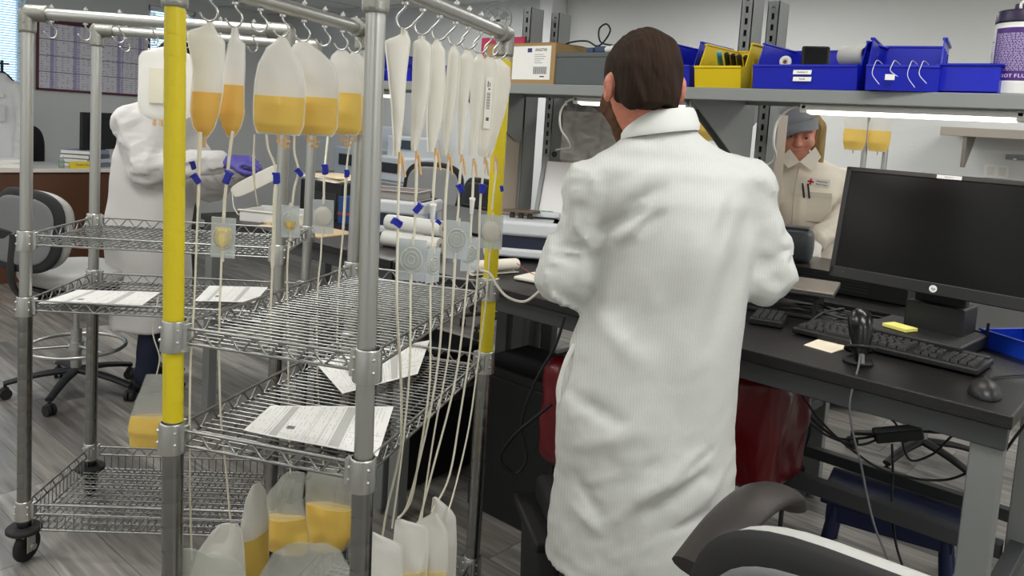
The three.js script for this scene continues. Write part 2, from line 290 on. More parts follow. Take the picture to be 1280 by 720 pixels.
function hookGeo() { // eye bolt through the rail, open hook below
  const pts = [[0, 0.03, 0], [0, -0.028, 0], [0.004, -0.034, 0], [0.013, -0.044, 0], [0.0155, -0.055, 0], [0.009, -0.067, 0], [-0.003, -0.07, 0], [-0.014, -0.064, 0], [-0.021, -0.054, 0]];
  const g = [sweep(pts, 0.0024, 7, 34)]; g.push(new THREE.CylinderGeometry(0.0062, 0.0062, 0.006, 6).translate(0, 0.0225, 0), new THREE.CylinderGeometry(0.0072, 0.0072, 0.005, 6).translate(0, -0.021, 0)); return mg(g);
}
const HOOK = hookGeo();
function casterGeo() {
  const wheel = mg([new THREE.TorusGeometry(0.038, 0.014, 10, 24), new THREE.CylinderGeometry(0.036, 0.036, 0.026, 24).rotateX(Math.PI / 2)]).translate(0.012, 0.052, 0);
  const fork = mg([bx(0.034, 0.06, 0.004, 0.006, 0.068, 0.022, 0.002), bx(0.034, 0.06, 0.004, 0.006, 0.068, -0.022, 0.002), bx(0.06, 0.006, 0.052, 0, 0.1, 0, 0.002), new THREE.CylinderGeometry(0.01, 0.01, 0.06, 10).rotateX(Math.PI / 2).translate(0.012, 0.052, 0)]);
  const bumper = lathe([[0, 0.104], [0.046, 0.104], [0.052, 0.109], [0.052, 0.118], [0.045, 0.124], [0, 0.124]], 28);
  return { wheel, fork, bumper };
}
const CASTER = casterGeo();
function makeCart(label, x, z, yaw, w, d, longRail, hooks, tapes, low, lean = 0) { // lean: how far the tops of the two front posts sway sideways
  const c = thing('wire_cart', label, 'wire cart', cf(x, 0, z), 41.31 * D - yaw, 'hanging racks on casters');
  const posts = [[0, 0], [w, 0], [0, -d], [w, -d]];
  posts.forEach(([px, pz], i) => {
    const p = part('post', groovedPost(0.122, 0.862), M.post, c, 'chrome grooved lower post'); p.position.set(px - (pz ? 0 : lean * 1.07), 0, pz); p.rotation.z = pz ? 0 : -lean / 0.84; part('upper_tube', lathe([[0, 0.86], [0.0178, 0.86], [0.0178, RAIL - 0.02], [0, RAIL - 0.02]], 20), M.steel, p, 'plain dull steel tube');
    if (tapes?.[i]) part('yellow_tape', tapeWrap(tapes[i][0], tapes[i][1], 0.0185), tapeMat, p, 'yellow tape wrapped round the post with torn edges');
    const k = grp('caster', c); k.position.set(px, 0, pz); k.rotation.y = hsh(i, 4, Math.round(x * 9)) * 6;
    part('wheel', CASTER.wheel, M.rubber, k); part('fork', CASTER.fork, M.steel, k); part('bumper', CASTER.bumper, M.rubber, k);
  });
  SH.forEach((y, i) => wireShelf(c, w, d, i === 2 ? low : y, i === 2));
  const rails = longRail === 'z' ? [[[0, 0], [0, -d]], [[w, 0], [w, -d]]] : [[[0, 0], [w, 0]], [[0, -d], [w, -d]]];
  rails.forEach(([p, q], k) => {
    const sw = (z) => (z ? 0 : lean); part('rail', rod([p[0] + sw(p[1]), RAIL, p[1]], [q[0] + sw(q[1]), RAIL, q[1]], 0.0175, 20), M.steel, c);
    for (const e of [p, q]) {
      const o = e === p ? q : p, dir = new THREE.Vector3(o[0] - e[0], 0, o[1] - e[1]).normalize();
      const g = [new THREE.SphereGeometry(0.0245, 18, 12).translate(0, RAIL, 0), lathe([[0.018, -0.058], [0.0235, -0.058], [0.0245, -0.05], [0.0245, 0]], 20).translate(0, RAIL, 0), rod([0, RAIL, 0], [dir.x * 0.056, RAIL, dir.z * 0.056], 0.0245, 20), rod([dir.x * 0.05, RAIL, dir.z * 0.05], [dir.x * 0.06, RAIL, dir.z * 0.06], 0.0255, 20)];
      g.push(new THREE.CylinderGeometry(0.004, 0.004, 0.052, 8).rotateX(Math.PI / 2).translate(0, RAIL - 0.03, 0));
      const el = part('elbow', mg(g), M.cast, c); el.position.set(e[0] + (e[1] ? 0 : lean), 0, e[1]);
    }
    (hooks[k] || []).forEach(([t, turn]) => { const h = part('hook', HOOK, M.chrome, c); h.position.set(p[0] + (q[0] - p[0]) * t + lean * (1 - t), RAIL, p[1] + (q[1] - p[1]) * t); h.rotation.y = turn; });
  });
  return c;
}
const LW = 0.414, LD = 0.768, L_HOOKS = [0.103, 0.185, 0.275, 0.362, 0.455, 0.553, 0.645, 0.72], R_HOOKS = [0.125, 0.21, 0.3, 0.395, 0.48, 0.565, 0.65, 0.72];
const cart1 = makeCart('chrome wire rack in front, two posts wrapped in yellow tape, hung with plasma bags', -0.644, 1.532, 14.95 * D, LW, LD, 'z', [L_HOOKS.map((t) => [t / LD, 0.25]), R_HOOKS.map((t) => [t / LD, Math.PI + 0.15])], [[0.872, RAIL - 0.06], null, null, [0.868, RAIL - 0.07]], 0.245, -0.019);
const HK = [0.1, 0.2, 0.3, 0.4, 0.5, 0.6, 0.7];
const cart2 = makeCart('bare chrome wire rack standing behind, its rails almost empty, by the grey stool', -1.491, 2.433, -3.68 * D, 0.772, 0.456, 'x', [HK.map((t) => [t / 0.772 - 0.04, 0.9]), HK.map((t) => [t / 0.772, 0.9])], null, SH[2]);
// rack points: i to the right, j to the back, in metres
const C1 = (i, y, j) => cart1.localToWorld(new THREE.Vector3(i, y, -j)), C2 = (i, y, j) => cart2.localToWorld(new THREE.Vector3(i, y, -j));
cart1.updateMatrixWorld(true); cart2.updateMatrixWorld(true);

// ---------- workbenches with overhead shelves ----------
const SHELF_Y = 1.647;
function upright(x, b, y0, y1) { // slotted steel upright, slots on the face towards -b
  const W = 0.042, Dp = 0.08, t = 0.003, g = [];
  for (const s of [-1, 1]) g.push(bx(t, y1 - y0, Dp, x + s * (W / 2 - t / 2), (y0 + y1) / 2, -(b)));
  g.push(bx(W, y1 - y0, t, x, (y0 + y1) / 2, -(b + Dp / 2)));
  const fb = -(b - Dp / 2 + t / 2);
  for (const s of [-1, 1]) g.push(bx(0.0155, y1 - y0, t, x + s * (W / 2 - 0.0155 / 2), (y0 + y1) / 2, fb));
  for (let y = y0; y < y1; y += 0.0385) g.push(bx(0.013, 0.0175, t, x, Math.min(y + 0.009, y1 - 0.008), fb));
  g.push(bx(0.011, y1 - y0, t, x, (y0 + y1) / 2, fb - 0.02)); // dark back behind the slots is the channel itself
  return mg(g);
}
function workbench(label, a0, a1, b0, b1, dir, opt = {}) { // dir +1: front edge towards the camera
  const t = thing('workbench', label, 'workbench', [0, 0, 0]), w = a1 - a0, am = (a0 + a1) / 2, d = b1 - b0, bm = (b0 + b1) / 2, bf = dir > 0 ? b0 : b1, br = dir > 0 ? b1 : b0, top = 0.981;
  part('worktop', bx(w - 0.003, 0.03, d, am, top - 0.015, -bm, 0.004), M.benchTop, t);
  for (const q of [bf + dir * 0.03, br - dir * 0.03]) part('apron', bx(w - 0.02, 0.05, 0.03, am, top - 0.056, -q, 0.003), M.frameDark, t);
  for (const x of [a0 + 0.045, a1 - 0.045]) {
    for (const b of [bf + dir * 0.045, br - dir * 0.045]) { const l = part('leg', mg([bx(0.062, top - 0.085, 0.044, x, (top - 0.085) / 2 + 0.02, -b, 0.004), new THREE.CylinderGeometry(0.018, 0.022, 0.02, 14).translate(x, 0.01, -b)]), M.benchGrey, t); }
    for (const y of [0.43, top - 0.06]) part('side_beam', bx(0.04, 0.04, d - 0.13, x, y, -bm, 0.003), M.frameDark, t);
  }
  for (const [y, b] of opt.beams || []) part('beam', bx(w - 0.15, 0.042, 0.04, am, y, -b, 0.003), M.frameDark, t);
  for (const x of opt.uprights || []) part('upright', upright(x, br - dir * 0.04, top, 1.985), M.shelfGrey, t);
  if (opt.panel) part('side_panel', bx(0.016, 0.6, opt.panel[2] - opt.panel[1], opt.panel[0], 1.3, -(opt.panel[1] + opt.panel[2]) / 2, 0.002), mat(0xc3b6a6, 0.6), t, 'pale beige side panel');  // beige holds the warm shelf lamp glow on the upright sides
  if (opt.shelf) {
    const [s0, s1] = opt.shelf, f = bf + dir * 0.28, r = br - dir * 0.085, sm = (s0 + s1) / 2, sb = (f + r) / 2;
    part('shelf', mg([bx(s1 - s0, 0.004, Math.abs(r - f), sm, SHELF_Y - 0.002, -sb), bx(s1 - s0, 0.036, 0.014, sm, SHELF_Y - 0.018, -f, 0.003), bx(s1 - s0, 0.03, 0.004, sm, SHELF_Y - 0.015, -r)]), M.shelfGrey, t);
    for (const x of [s0 + 0.012, s1 - 0.012]) { const g = extrude([[0, 0], [Math.abs(r - f) - 0.02, 0], [Math.abs(r - f) - 0.02, -0.21], [Math.abs(r - f) - 0.05, -0.21], [0, -0.03]], 0.004); g.rotateY(dir > 0 ? Math.PI / 2 : -Math.PI / 2); part('bracket', g.translate(x, SHELF_Y - 0.006, -(f + dir * 0.015)), M.shelfGrey, t); }
  }
  return t;
}
workbench('black topped workbench on the right under the big monitor, with an overhead shelf', -1.22, -0.254, 1.867, 2.61, 1, { beams: [[0.43, 2.5], [0.535, 2.25]], uprights: [-1.236], shelf: [-1.222, -0.2] });
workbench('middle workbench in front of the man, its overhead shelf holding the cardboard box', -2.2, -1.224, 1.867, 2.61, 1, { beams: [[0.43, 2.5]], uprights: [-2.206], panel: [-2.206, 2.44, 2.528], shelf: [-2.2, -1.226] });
workbench('left workbench behind the front rack, cluttered with trays and a light grey device', -3.62, -2.204, 1.867, 2.61, 1, { beams: [[0.43, 2.5]], uprights: [-3.3], shelf: [-3.6, -2.204] });
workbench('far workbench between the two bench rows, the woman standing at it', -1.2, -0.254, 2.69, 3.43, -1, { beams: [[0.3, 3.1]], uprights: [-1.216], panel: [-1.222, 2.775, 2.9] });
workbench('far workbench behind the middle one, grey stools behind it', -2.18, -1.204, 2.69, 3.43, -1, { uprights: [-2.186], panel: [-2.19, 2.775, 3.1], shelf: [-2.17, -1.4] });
workbench('far workbench at the left end of the back row', -3.62, -2.184, 2.69, 3.43, -1, { uprights: [] });

// lamps under the shelves
function shelfLamp(label, a0, a1, b) {
  const w = a1 - a0, am = (a0 + a1) / 2, t = thing('shelf_lamp', label, 'lamp', [am, SHELF_Y - 0.036, -b]);
  part('housing', mg([bx(w + 0.04, 0.016, 0.05, 0, -0.009, 0, 0.004), bx(0.02, 0.026, 0.05, -w / 2 - 0.012, -0.013, 0, 0.004), bx(0.02, 0.026, 0.05, w / 2 + 0.012, -0.013, 0, 0.004)]), M.white, t);
  const c = []; for (let i = 0; i <= 10; i++) { const q = -Math.PI * i / 10; c.push([0.019 * Math.cos(q), 0.011 * Math.sin(q)]); }
  part('diffuser', extrude(c, w).rotateY(Math.PI / 2).translate(-w / 2, -0.017, 0), mat(0xffffff, 0.5, 0, { emissive: 0xfff4e6, emissiveIntensity: 5 }), t);
  part('cord', sweep([[-w / 2 - 0.02, -0.01, 0.005], [-w / 2 - 0.05, -0.012, 0.005], [-w / 2 - 0.09, -0.05, 0.0], [-w / 2 - 0.11, -0.11, -0.03], [-w / 2 - 0.13, -0.15, -0.1], [-w / 2 - 0.19, -0.18, -0.2], [-w / 2 - 0.27, -0.19, -0.28], [-w / 2 - 0.345, -0.2, -0.31]], 0.0035, 7, 40), M.white, t, 'white power cord');
  const l = new THREE.RectAreaLight(0xfff4e6, 26, w, 0.036); l.position.set(am, SHELF_Y - 0.036 - 0.031, -b); l.lookAt(am, 0, -b); l.name = 'shelf_lamp_light'; scene.add(l);
}
shelfLamp('bright strip lamp glowing under the right overhead shelf above the monitor', -0.86, -0.37, 2.2);
shelfLamp('strip lamp under the shelf of the middle bench, partly behind the mans head', -1.66, -1.25, 2.22);
shelfLamp('small strip lamp glowing under the shelf behind the hanging bags', -3.15, -2.75, 2.3);

// ---------- things on the overhead shelves ----------
function stackBin(name, label, pos, turn, w, d, h, fh, m, group) { // local: front at +z
  const t = thing(name, label, 'bin', pos, turn, group), k = 0.003;
  const prof = [[-d / 2, 0.002], [d / 2 - 0.012, 0.002], [d / 2, fh], [d / 2 - 0.028, fh + 0.004], [d / 2 - 0.06, h], [-d / 2, h]];
  const sd = extrude(prof, k); sd.rotateY(-Math.PI / 2); // profile x -> z
  const body = [sd.clone().translate(-w / 2 + k, 0, 0), sd.clone().translate(w / 2, 0, 0), bx(w - 2 * k, k, d - 0.012, 0, k / 2 + 0.002, -0.006), bx(w - 2 * k, h, k, 0, h / 2, -d / 2 + k / 2)];
  const fr = bx(w - 0.002, fh, k); fr.rotateX(Math.atan2(0.012, fh)); body.push(fr.translate(0, fh / 2, d / 2 - 0.006));
  part('bin_body', mg(body), m, t);
  part('rim', mg([bx(0.012, 0.006, d - 0.06, -w / 2, h, -0.03, 0.002), bx(0.012, 0.006, d - 0.06, w / 2, h, -0.03, 0.002), bx(w + 0.01, 0.006, 0.012, 0, h, -d / 2, 0.002), bx(w, 0.007, 0.009, 0, fh, d / 2, 0.002)]), m, t);
  const ribs = []; for (const s of [-1, 1]) for (const z of [-0.3, 0.0, 0.22]) ribs.push(bx(0.004, h * 0.8, 0.006, s * (w / 2 + 0.001), h * 0.42, z * d)); part('rib', mg(ribs), m, t);
  return t;
}
const textTex = (lines, w = 256, h = 64, bg = '#f4f3ee', fg = '#222', font = 'bold 34px sans-serif') => canvasTex(w, h, (c) => { c.fillStyle = bg; c.fillRect(0, 0, w, h); c.fillStyle = fg; c.font = font; c.textAlign = 'center'; c.textBaseline = 'middle'; lines.forEach((s, i) => c.fillText(s, w / 2, h * (i + 0.5) / lines.length)); });
const decal = (w, h, tex, parent, x, y, z, rx = 0, ry = 0, name = 'label', rough = 0.6) => { const o = part(name, new THREE.BoxGeometry(w, h, 0.0006), new THREE.MeshPhysicalMaterial({ map: tex, roughness: rough }), parent); o.position.set(x, y, z); o.rotation.set(rx, ry, 0); return o; };
{
  const Y = SHELF_Y;
  const yb = stackBin('storage_bin', 'yellow open front bin on the overhead shelf right of the mans head', [-1.135, Y, -2.3], 0, 0.15, 0.27, 0.135, 0.062, M.yellowBin);
  decal(0.09, 0.018, canvasTex(128, 32, (c) => { c.fillStyle = '#d8bb10'; c.fillRect(0, 0, 128, 32); c.fillStyle = '#f6f2da'; for (let i = 0; i < 12; i++) c.fillRect(4 + i * 10, 6 + (i % 3) * 3, 6, 18 - (i % 4) * 3); }), yb, 0.0765, 0.05, 0.03, 0, Math.PI / 2, 'side_print').rotation.set(0, Math.PI / 2, Math.PI / 2);
  [[-0.045, 0x4aa8c8], [-0.02, 0x26282b], [0.0, 0x1c1d20], [0.02, 0x303236], [0.042, 0x222326]].forEach(([x, c], i) => { const q = solo('marker_pen', sweep([[0, 0, -0.06], [0, 0, 0.06]], (t) => (t < 0.05 || t > 0.95 ? 0.004 : 0.0085), 10, 20), mat(c, 0.4), ['pale blue', 'black', 'black', 'grey', 'black'][i] + ' pen in the yellow bin, ' + ['first', 'second', 'third', 'fourth', 'fifth'][i] + ' from its left side', 'pen', 'pens in the yellow bin'); q.position.set(-1.135 + x, Y + 0.083 - i * 0.003, -2.27); q.rotation.set(-0.5, 0.3, 0.1); });
  const b1 = stackBin('storage_bin', 'wide blue bin with two white name labels on the right overhead shelf', [-0.865, Y, -2.265], 0, 0.285, 0.27, 0.13, 0.062, M.blueBin);
  decal(0.05, 0.012, textTex(['Station 3'], 256, 64), b1, 0.0, 0.045, 0.1365, -0.19); decal(0.05, 0.012, textTex(['Tools'], 256, 64), b1, 0.0, 0.027, 0.1335, -0.19);
  const b2 = stackBin('storage_bin', 'blue bin with ribbed sides and white strings hanging over its front', [-0.633, Y, -2.24], 0.18, 0.165, 0.25, 0.135, 0.06, M.blueBin);
  const st = []; for (const [x, l] of [[-0.06, 0.05], [-0.02, 0.03], [0.02, 0.055], [0.045, 0.045]]) st.push(sweep([[x + 0.02, 0.055, 0.06], [x, 0.075, 0.11], [x - 0.003, 0.064, 0.13], [x - 0.006, 0.064 - l * 0.5, 0.132], [x + 0.012, 0.064 - l, 0.13]], 0.0011, 5, 24)); part('string', st[0], M.white, b2); st.slice(1).forEach((g) => part('string', g, M.white, b2));
  part('paper_tag', bx(0.022, 0.014, 0.0008, -0.025, 0.032, 0.1345), M.paper, b2);
  stackBin('storage_bin', 'low blue bin seen from behind next to the purple wipes tub', [-0.475, Y, -2.27], Math.PI, 0.135, 0.22, 0.068, 0.04, M.blueBin);
  stackBin('storage_bin', 'dark blue bin half hidden behind the mans head', [-1.32, Y, -2.36], 0, 0.12, 0.27, 0.15, 0.07, M.blueBin);
  stackBin('storage_bin', 'blue bin on the left shelf between the two leftmost white hanging bags', [-2.62, Y, -2.32], 0, 0.16, 0.24, 0.085, 0.05, M.blueBin);
  stackBin('storage_bin', 'dark blue bin on the left shelf just right of the front rack post', [-2.92, Y, -2.34], 0, 0.2, 0.24, 0.13, 0.07, M.blueBin);
  // contents of the wide blue bin
  const rl = thing('film_roll', 'roll of white film lying in the wide blue bin', 'roll', [-0.775, Y + 0.105, -2.27], 0.9); part('roll', lathe([[0.012, -0.05], [0.03, -0.05], [0.03, 0.05], [0.012, 0.05], [0.012, -0.05]], 24).rotateX(Math.PI / 2), M.offwhite, rl); part('loose_end', bx(0.002, 0.04, 0.09, 0.03, 0.01, 0), M.offwhite, rl);
  const dv = thing('handheld_device', 'black flat device leaning in the wide blue bin', 'device', [-0.885, Y + 0.085, -2.26], 0.4); part('case', bx(0.075, 0.1, 0.018, 0, 0, 0, 0.006).rotateX(-0.5), M.black, dv); part('screen', bx(0.06, 0.07, 0.002, 0, 0.006, 0.0095).rotateX(-0.5), M.blackGloss, dv);
  const tp = thing('tape_roll', 'white tape roll standing in the left of the wide blue bin', 'tape', [-0.945, Y + 0.08, -2.2], 0.2); part('ring', new THREE.TorusGeometry(0.011, 0.006, 10, 20), M.white, tp); part('core', lathe([[0.004, -0.006], [0.0065, -0.006], [0.0065, 0.006], [0.004, 0.006]], 14).rotateX(Math.PI / 2), M.tan, tp);
  // wipes tub
  const tub = thing('wipes_tub', 'white tub of wipes with a purple label and dark purple lid', 'tub', [-0.385, Y, -2.24], 0);
  part('tub_body', lathe([[0, 0], [0.058, 0], [0.06, 0.006], [0.0585, 0.17], [0.054, 0.178], [0, 0.178]], 40), M.white, tub);
  part('lid', lathe([[0.0, 0.17], [0.0595, 0.17], [0.0605, 0.174], [0.0595, 0.196], [0.056, 0.2], [0.03, 0.203], [0.0, 0.203]], 40), mat(0x2b1f3f, 0.4), tub);
  part('cap', mg([bx(0.05, 0.016, 0.04, 0.004, 0.21, 0, 0.005)]), mat(0x2b1f3f, 0.4), tub); part('wipe', sweep([[-0.005, 0.2, 0.012], [-0.008, 0.214, 0.014], [0.006, 0.222, 0.01], [0.012, 0.216, 0.016]], [0.014, 0.004], 8, 14), M.paper, tub);
  const lt = canvasTex(512, 512, (c) => {
    c.fillStyle = '#efefea'; c.fillRect(0, 0, 512, 512); c.fillStyle = '#4a2478'; c.fillRect(150, 20, 362, 470); c.fillStyle = 'rgba(240,235,250,0.85)';
    for (let i = 0; i < 26; i++) { let x = 168; while (x < 480) { const w = 8 + hsh(i, x, 3) * 26; c.fillRect(x, 70 + i * 13, Math.min(w, 490 - x), 5); x += w + 6; } }
    c.font = 'bold 44px sans-serif'; c.fillText('DO NOT FLUSH', 160, 462); c.fillStyle = '#222'; c.font = 'bold 24px sans-serif'; c.fillRect(20, 130, 100, 10); c.beginPath(); c.arc(70, 250, 34, 0, 7); c.fill(); c.fillStyle = '#efefea'; c.beginPath(); c.arc(70, 250, 18, 0, 7); c.fill(); c.fillStyle = '#222'; c.fillRect(62, 240, 16, 22); c.fillRect(24, 320, 96, 8); c.fillStyle = '#3c8c3c'; c.fillRect(60, 430, 30, 26);
  });
  const lab = new THREE.CylinderGeometry(0.0598, 0.0602, 0.135, 40, 1, true, -1.7, 2.6); part('label', lab.translate(0, 0.095, 0), new THREE.MeshPhysicalMaterial({ map: lt, roughness: 0.4, side: THREE.DoubleSide }), tub);
  // cardboard box with shipping label
  const cbm = mat(0xa98b5e, 0.85, 0, { bumpMap: TX.streak, bumpScale: 0.0004 });
  const cb = thing('cardboard_box', 'brown cardboard box with a white shipping label on the middle overhead shelf', 'box', [-1.965, Y, -2.35], -0.06);
  part('carton', bx(0.37, 0.15, 0.25, 0, 0.075, 0, 0.003), cbm, cb); part('flap', mg([bx(0.368, 0.002, 0.124, 0, 0.151, 0.063), bx(0.368, 0.002, 0.124, 0, 0.151, -0.063)]), cbm, cb); part('tape_strip', bx(0.374, 0.0012, 0.05, 0, 0.1525, 0), mat(0xc8b48a, 0.3), cb);
  decal(0.19, 0.12, canvasTex(512, 324, (c) => { c.fillStyle = '#f3f2ee'; c.fillRect(0, 0, 512, 324); c.fillStyle = '#333'; for (let i = 0; i < 30; i++) c.fillRect(290 + i * 6, 200, 2 + (i * 7 % 4), 70); c.font = 'bold 36px sans-serif'; c.fillText('2066Z700', 300, 50); c.fillStyle = '#888'; for (let i = 0; i < 5; i++) c.fillRect(300, 80 + i * 20, 60 + hsh(i, 2, 3) * 90, 5); c.fillStyle = '#2a2f6a'; c.fillRect(200, 20, 60, 40); c.fillStyle = '#444'; c.fillRect(380, 288, 60, 12); }), cb, 0.07, 0.08, 0.1256);
  const gb = thing('equipment_box', 'flat grey metal box with a black cord on top, on the middle shelf', 'box', [-1.69, Y, -2.33], 0); part('case', bx(0.27, 0.112, 0.22, 0, 0.06, 0, 0.004), mat(0x53595b, 0.5), gb); part('lid_seam', bx(0.272, 0.003, 0.222, 0, 0.1, 0, 0.001), M.dark, gb); for (const s of [-1, 1]) part('foot', bx(0.03, 0.006, 0.2, s * 0.11, 0.003, 0), M.rubber, gb);
  const cord = thing('cable', 'black looped cord with a blue and white plug on the grey metal box', 'cable', [-1.69, Y + 0.116, -2.3]);
  part('cord', sweep([[-0.141, -0.1, 0.075], [-0.141, -0.02, 0.07], [-0.1, 0.035, 0.03], [-0.03, 0.048, 0], [0.02, 0.03, 0], [0.05, 0.05, 0], [0.068, 0.085, 0], [0.05, 0.105, 0], [0.022, 0.09, 0], [0.03, 0.045, 0], [0.09, 0.03, 0], [0.13, 0.02, 0]], 0.0032, 7, 70), M.black, cord); part('plug', mg([bx(0.05, 0.024, 0.024, 0.05, 0.014, 0.02, 0.006), bx(0.03, 0.02, 0.02, 0.015, 0.011, 0.03, 0.005)]), mat(0x2f3f63, 0.5), cord); part('connector', rod([0.075, 0.014, 0.02], [0.125, 0.018, 0.03], 0.012, 12), M.white, cord);
}

// ---------- plasma bags, their tubing, clamps and filters ----------
const fluidMat = (hex) => mat(hex, 0.25, 0, { transmission: 0.08, ior: 1.3 });
const GOLD = fluidMat(0xf2c163), LEMON = fluidMat(0xf3ce6a), PALE = fluidMat(0xf2e0a2);
const filmMilk = mat(0xfbfaf6, 0.36, 0, { transmission: 0.45, ior: 1.3 }), filmClear = mat(0xf6f7f4, 0.2, 0, { transmission: 0.86, ior: 1.3 });
const filmEmpty = mat(0xfbf9f0, 0.42, 0, { transmission: 0.3, ior: 1.3, bumpMap: rep(TX.fine, 2, 2), bumpScale: 0.0004 });
// prof rows [y, left, right, half thickness], y downwards from the hanging point; wob adds soft creases
function profAt(prof, y) { let k = 0; while (k < prof.length - 2 && prof[k + 1][0] < y) k++; const p = prof[k], q = prof[k + 1]; let t = Math.min(1, Math.max(0, (y - p[0]) / (q[0] - p[0]))); t = t * t * (3 - 2 * t) * 0.25 + t * 0.75; return p.map((v, i) => v + (q[i] - v) * t); }
function bagSkin(prof, y0, y1, rows, grow, wob, s, n = 28) {
  const rings = [];
  for (let j = 0; j <= rows; j++) {
    const y = y0 + (y1 - y0) * j / rows, [, l, r, th] = profAt(prof, y), c = (l + r) / 2, hw = (r - l) / 2 + grow, t = th + grow, R = [];
    for (let i = 0; i < n; i++) { const a = i / n * 2 * Math.PI, sn = Math.sin(a), cs = Math.cos(a); const w = wob * n3(c + hw * cs * 38 + s, y * 26, s + (sn > 0 ? 3 : 9)); R.push(new THREE.Vector3(c + hw * cs, -y, t * sn * Math.pow(Math.abs(sn), 0.35) + w * Math.abs(sn))); }
    rings.push(R.reverse());
  }
  return loft(rings);
}
function bagSeam(prof, y0, y1, rows, w) { // flat welded edge all round
  const L = [], R = []; for (let j = 0; j <= rows; j++) { const y = y0 + (y1 - y0) * j / rows, q = profAt(prof, y); L.push([q[1] - w, -y]); R.push([q[2] + w, -y]); }
  return extrude([...L, ...R.reverse()], 0.0012).translate(0, 0, -0.0006);
}
let bagSeed = 1;
function bag(name, label, group, pos, turn, prof, o = {}) {
  const t = thing(name, label, 'bag', pos, turn, group), y0 = prof[0][0], y1 = prof[prof.length - 1][0], s = bagSeed++ * 7.3;
  part('bag_film', bagSkin(prof, y0, y1, o.rows || 44, 0, o.wob ?? 0.004, s), o.film || filmMilk, t);
  part('seam', bagSeam(prof, y0, y1, 44, o.seam ?? 0.003), o.film || filmMilk, t);
  if (o.level) part('plasma', bagSkin(prof, o.level, y1 - 0.004, 18, 0.0007, (o.wob ?? 0.004), s), o.fluid || GOLD, t, 'yellow plasma');
  if (o.label) { const [w, h, x, y, tex] = o.label; const th = profAt(prof, y)[3]; decal(w, h, tex, t, x, -y, th + 0.004, 0, 0, 'paper_label'); }
  const last = prof[prof.length - 1], c = (last[1] + last[2]) / 2;
  if (o.ports !== 0) {
    part('port', mg([rod([c, -y1 + 0.004, 0], [c, -y1 - 0.02, 0], 0.0042, 8, 0.0032), ...(o.twin ? [rod([c + 0.016, -y1 + 0.004, 0], [c + 0.017, -y1 - 0.03, 0], 0.003, 8), bx(0.024, 0.005, 0.002, c + 0.017, -y1 - 0.014, 0), bx(0.02, 0.006, 0.002, c + 0.017, -y1 - 0.026, 0)] : [])]), M.tan, t, 'tan outlet port');
  }
  return t;
}
const wp = (t, list, r, m = M.tubing, name = 'tubing') => part(name, sweep(list.map((p) => t.worldToLocal(at(...p))), r, 7, list.length * 8), m, t);
function pinch(t, u, v, d, rz = 0, sc = 1) { // blue slide clamp
  const g = mg([bx(0.0105, 0.021, 0.006, 0, 0, 0, 0.002), bx(0.013, 0.004, 0.009, 0, 0.009, 0, 0.001), bx(0.004, 0.017, 0.004, 0.006, 0, 0.003, 0.001)]);
  const o = part('clamp', g, M.clamp, t, 'blue slide clamp'); o.position.copy(t.worldToLocal(at(u, v, d))); o.rotation.z = rz; o.scale.setScalar(sc); return o;
}
function filter(t, u, v, d, w, h, o = {}) { // round filter in a clear welded frame
  const f = grp('filter', t); f.position.copy(t.worldToLocal(at(u, v, d))); f.rotation.set(0, o.yaw || 0, o.roll || 0);
  part('frame', bx(w, h, 0.0016, 0, 0, 0, 0.0007), M.sheet, f);
  const R = w * 0.41, c = h * (o.cy ?? 0.02);
  part('housing', lathe([[0, -0.0075], [R * 0.55, -0.0075], [R * 0.95, -0.004], [R, 0], [R * 0.95, 0.004], [R * 0.55, 0.0075], [0, 0.0075]], 28).rotateX(Math.PI / 2).scale(1, o.tall || 1.1, 1).translate(0, c, 0), o.tint || M.clear, f);
  const rings = []; for (const q of [0.95, 0.62, 0.3]) rings.push(new THREE.TorusGeometry(R * q, 0.0009, 6, 28).scale(1, o.tall || 1.1, 1).translate(0, c, 0.0055 * (1 - q * 0.5) + 0.001)); part('rib', mg(rings), M.film, f);
  if (o.fluid) { const pr = [[-0.0 - R * (o.fill ?? 0.5), -R * 0.8, R * 0.8, 0.0065], [0.0, -R * 0.82, R * 0.82, 0.0085], [R * 0.6, -R * 0.68, R * 0.68, 0.008], [R * 1.05, -R * 0.2, R * 0.2, 0.004]]; part('plasma', bagSkin(pr, pr[0][0], pr[3][0], 12, 0, 0, 1, 20).translate(0, c, 0), o.fluid, f); }
  part('nipple', rod([0, h / 2 + 0.006, 0], [0, h / 2 - 0.012, 0], 0.0035, 8), M.film, f); part('nipple', rod([0, -h / 2 - 0.008, 0], [0, -h / 2 + 0.014, 0], 0.0035, 8), M.film, f);
  return f;
}
const YC = 41.31 * D, LG = 'plasma bags on the left rail of the front rack', RG = 'emptied bags on the right rail of the front rack';
const hangL = (t) => C1(-0.019 * (1 - t / LD), RAIL - 0.068, t), hangR = (t) => C1(LW - 0.019 * (1 - t / LD), RAIL - 0.068, t), tR = 0.0022;
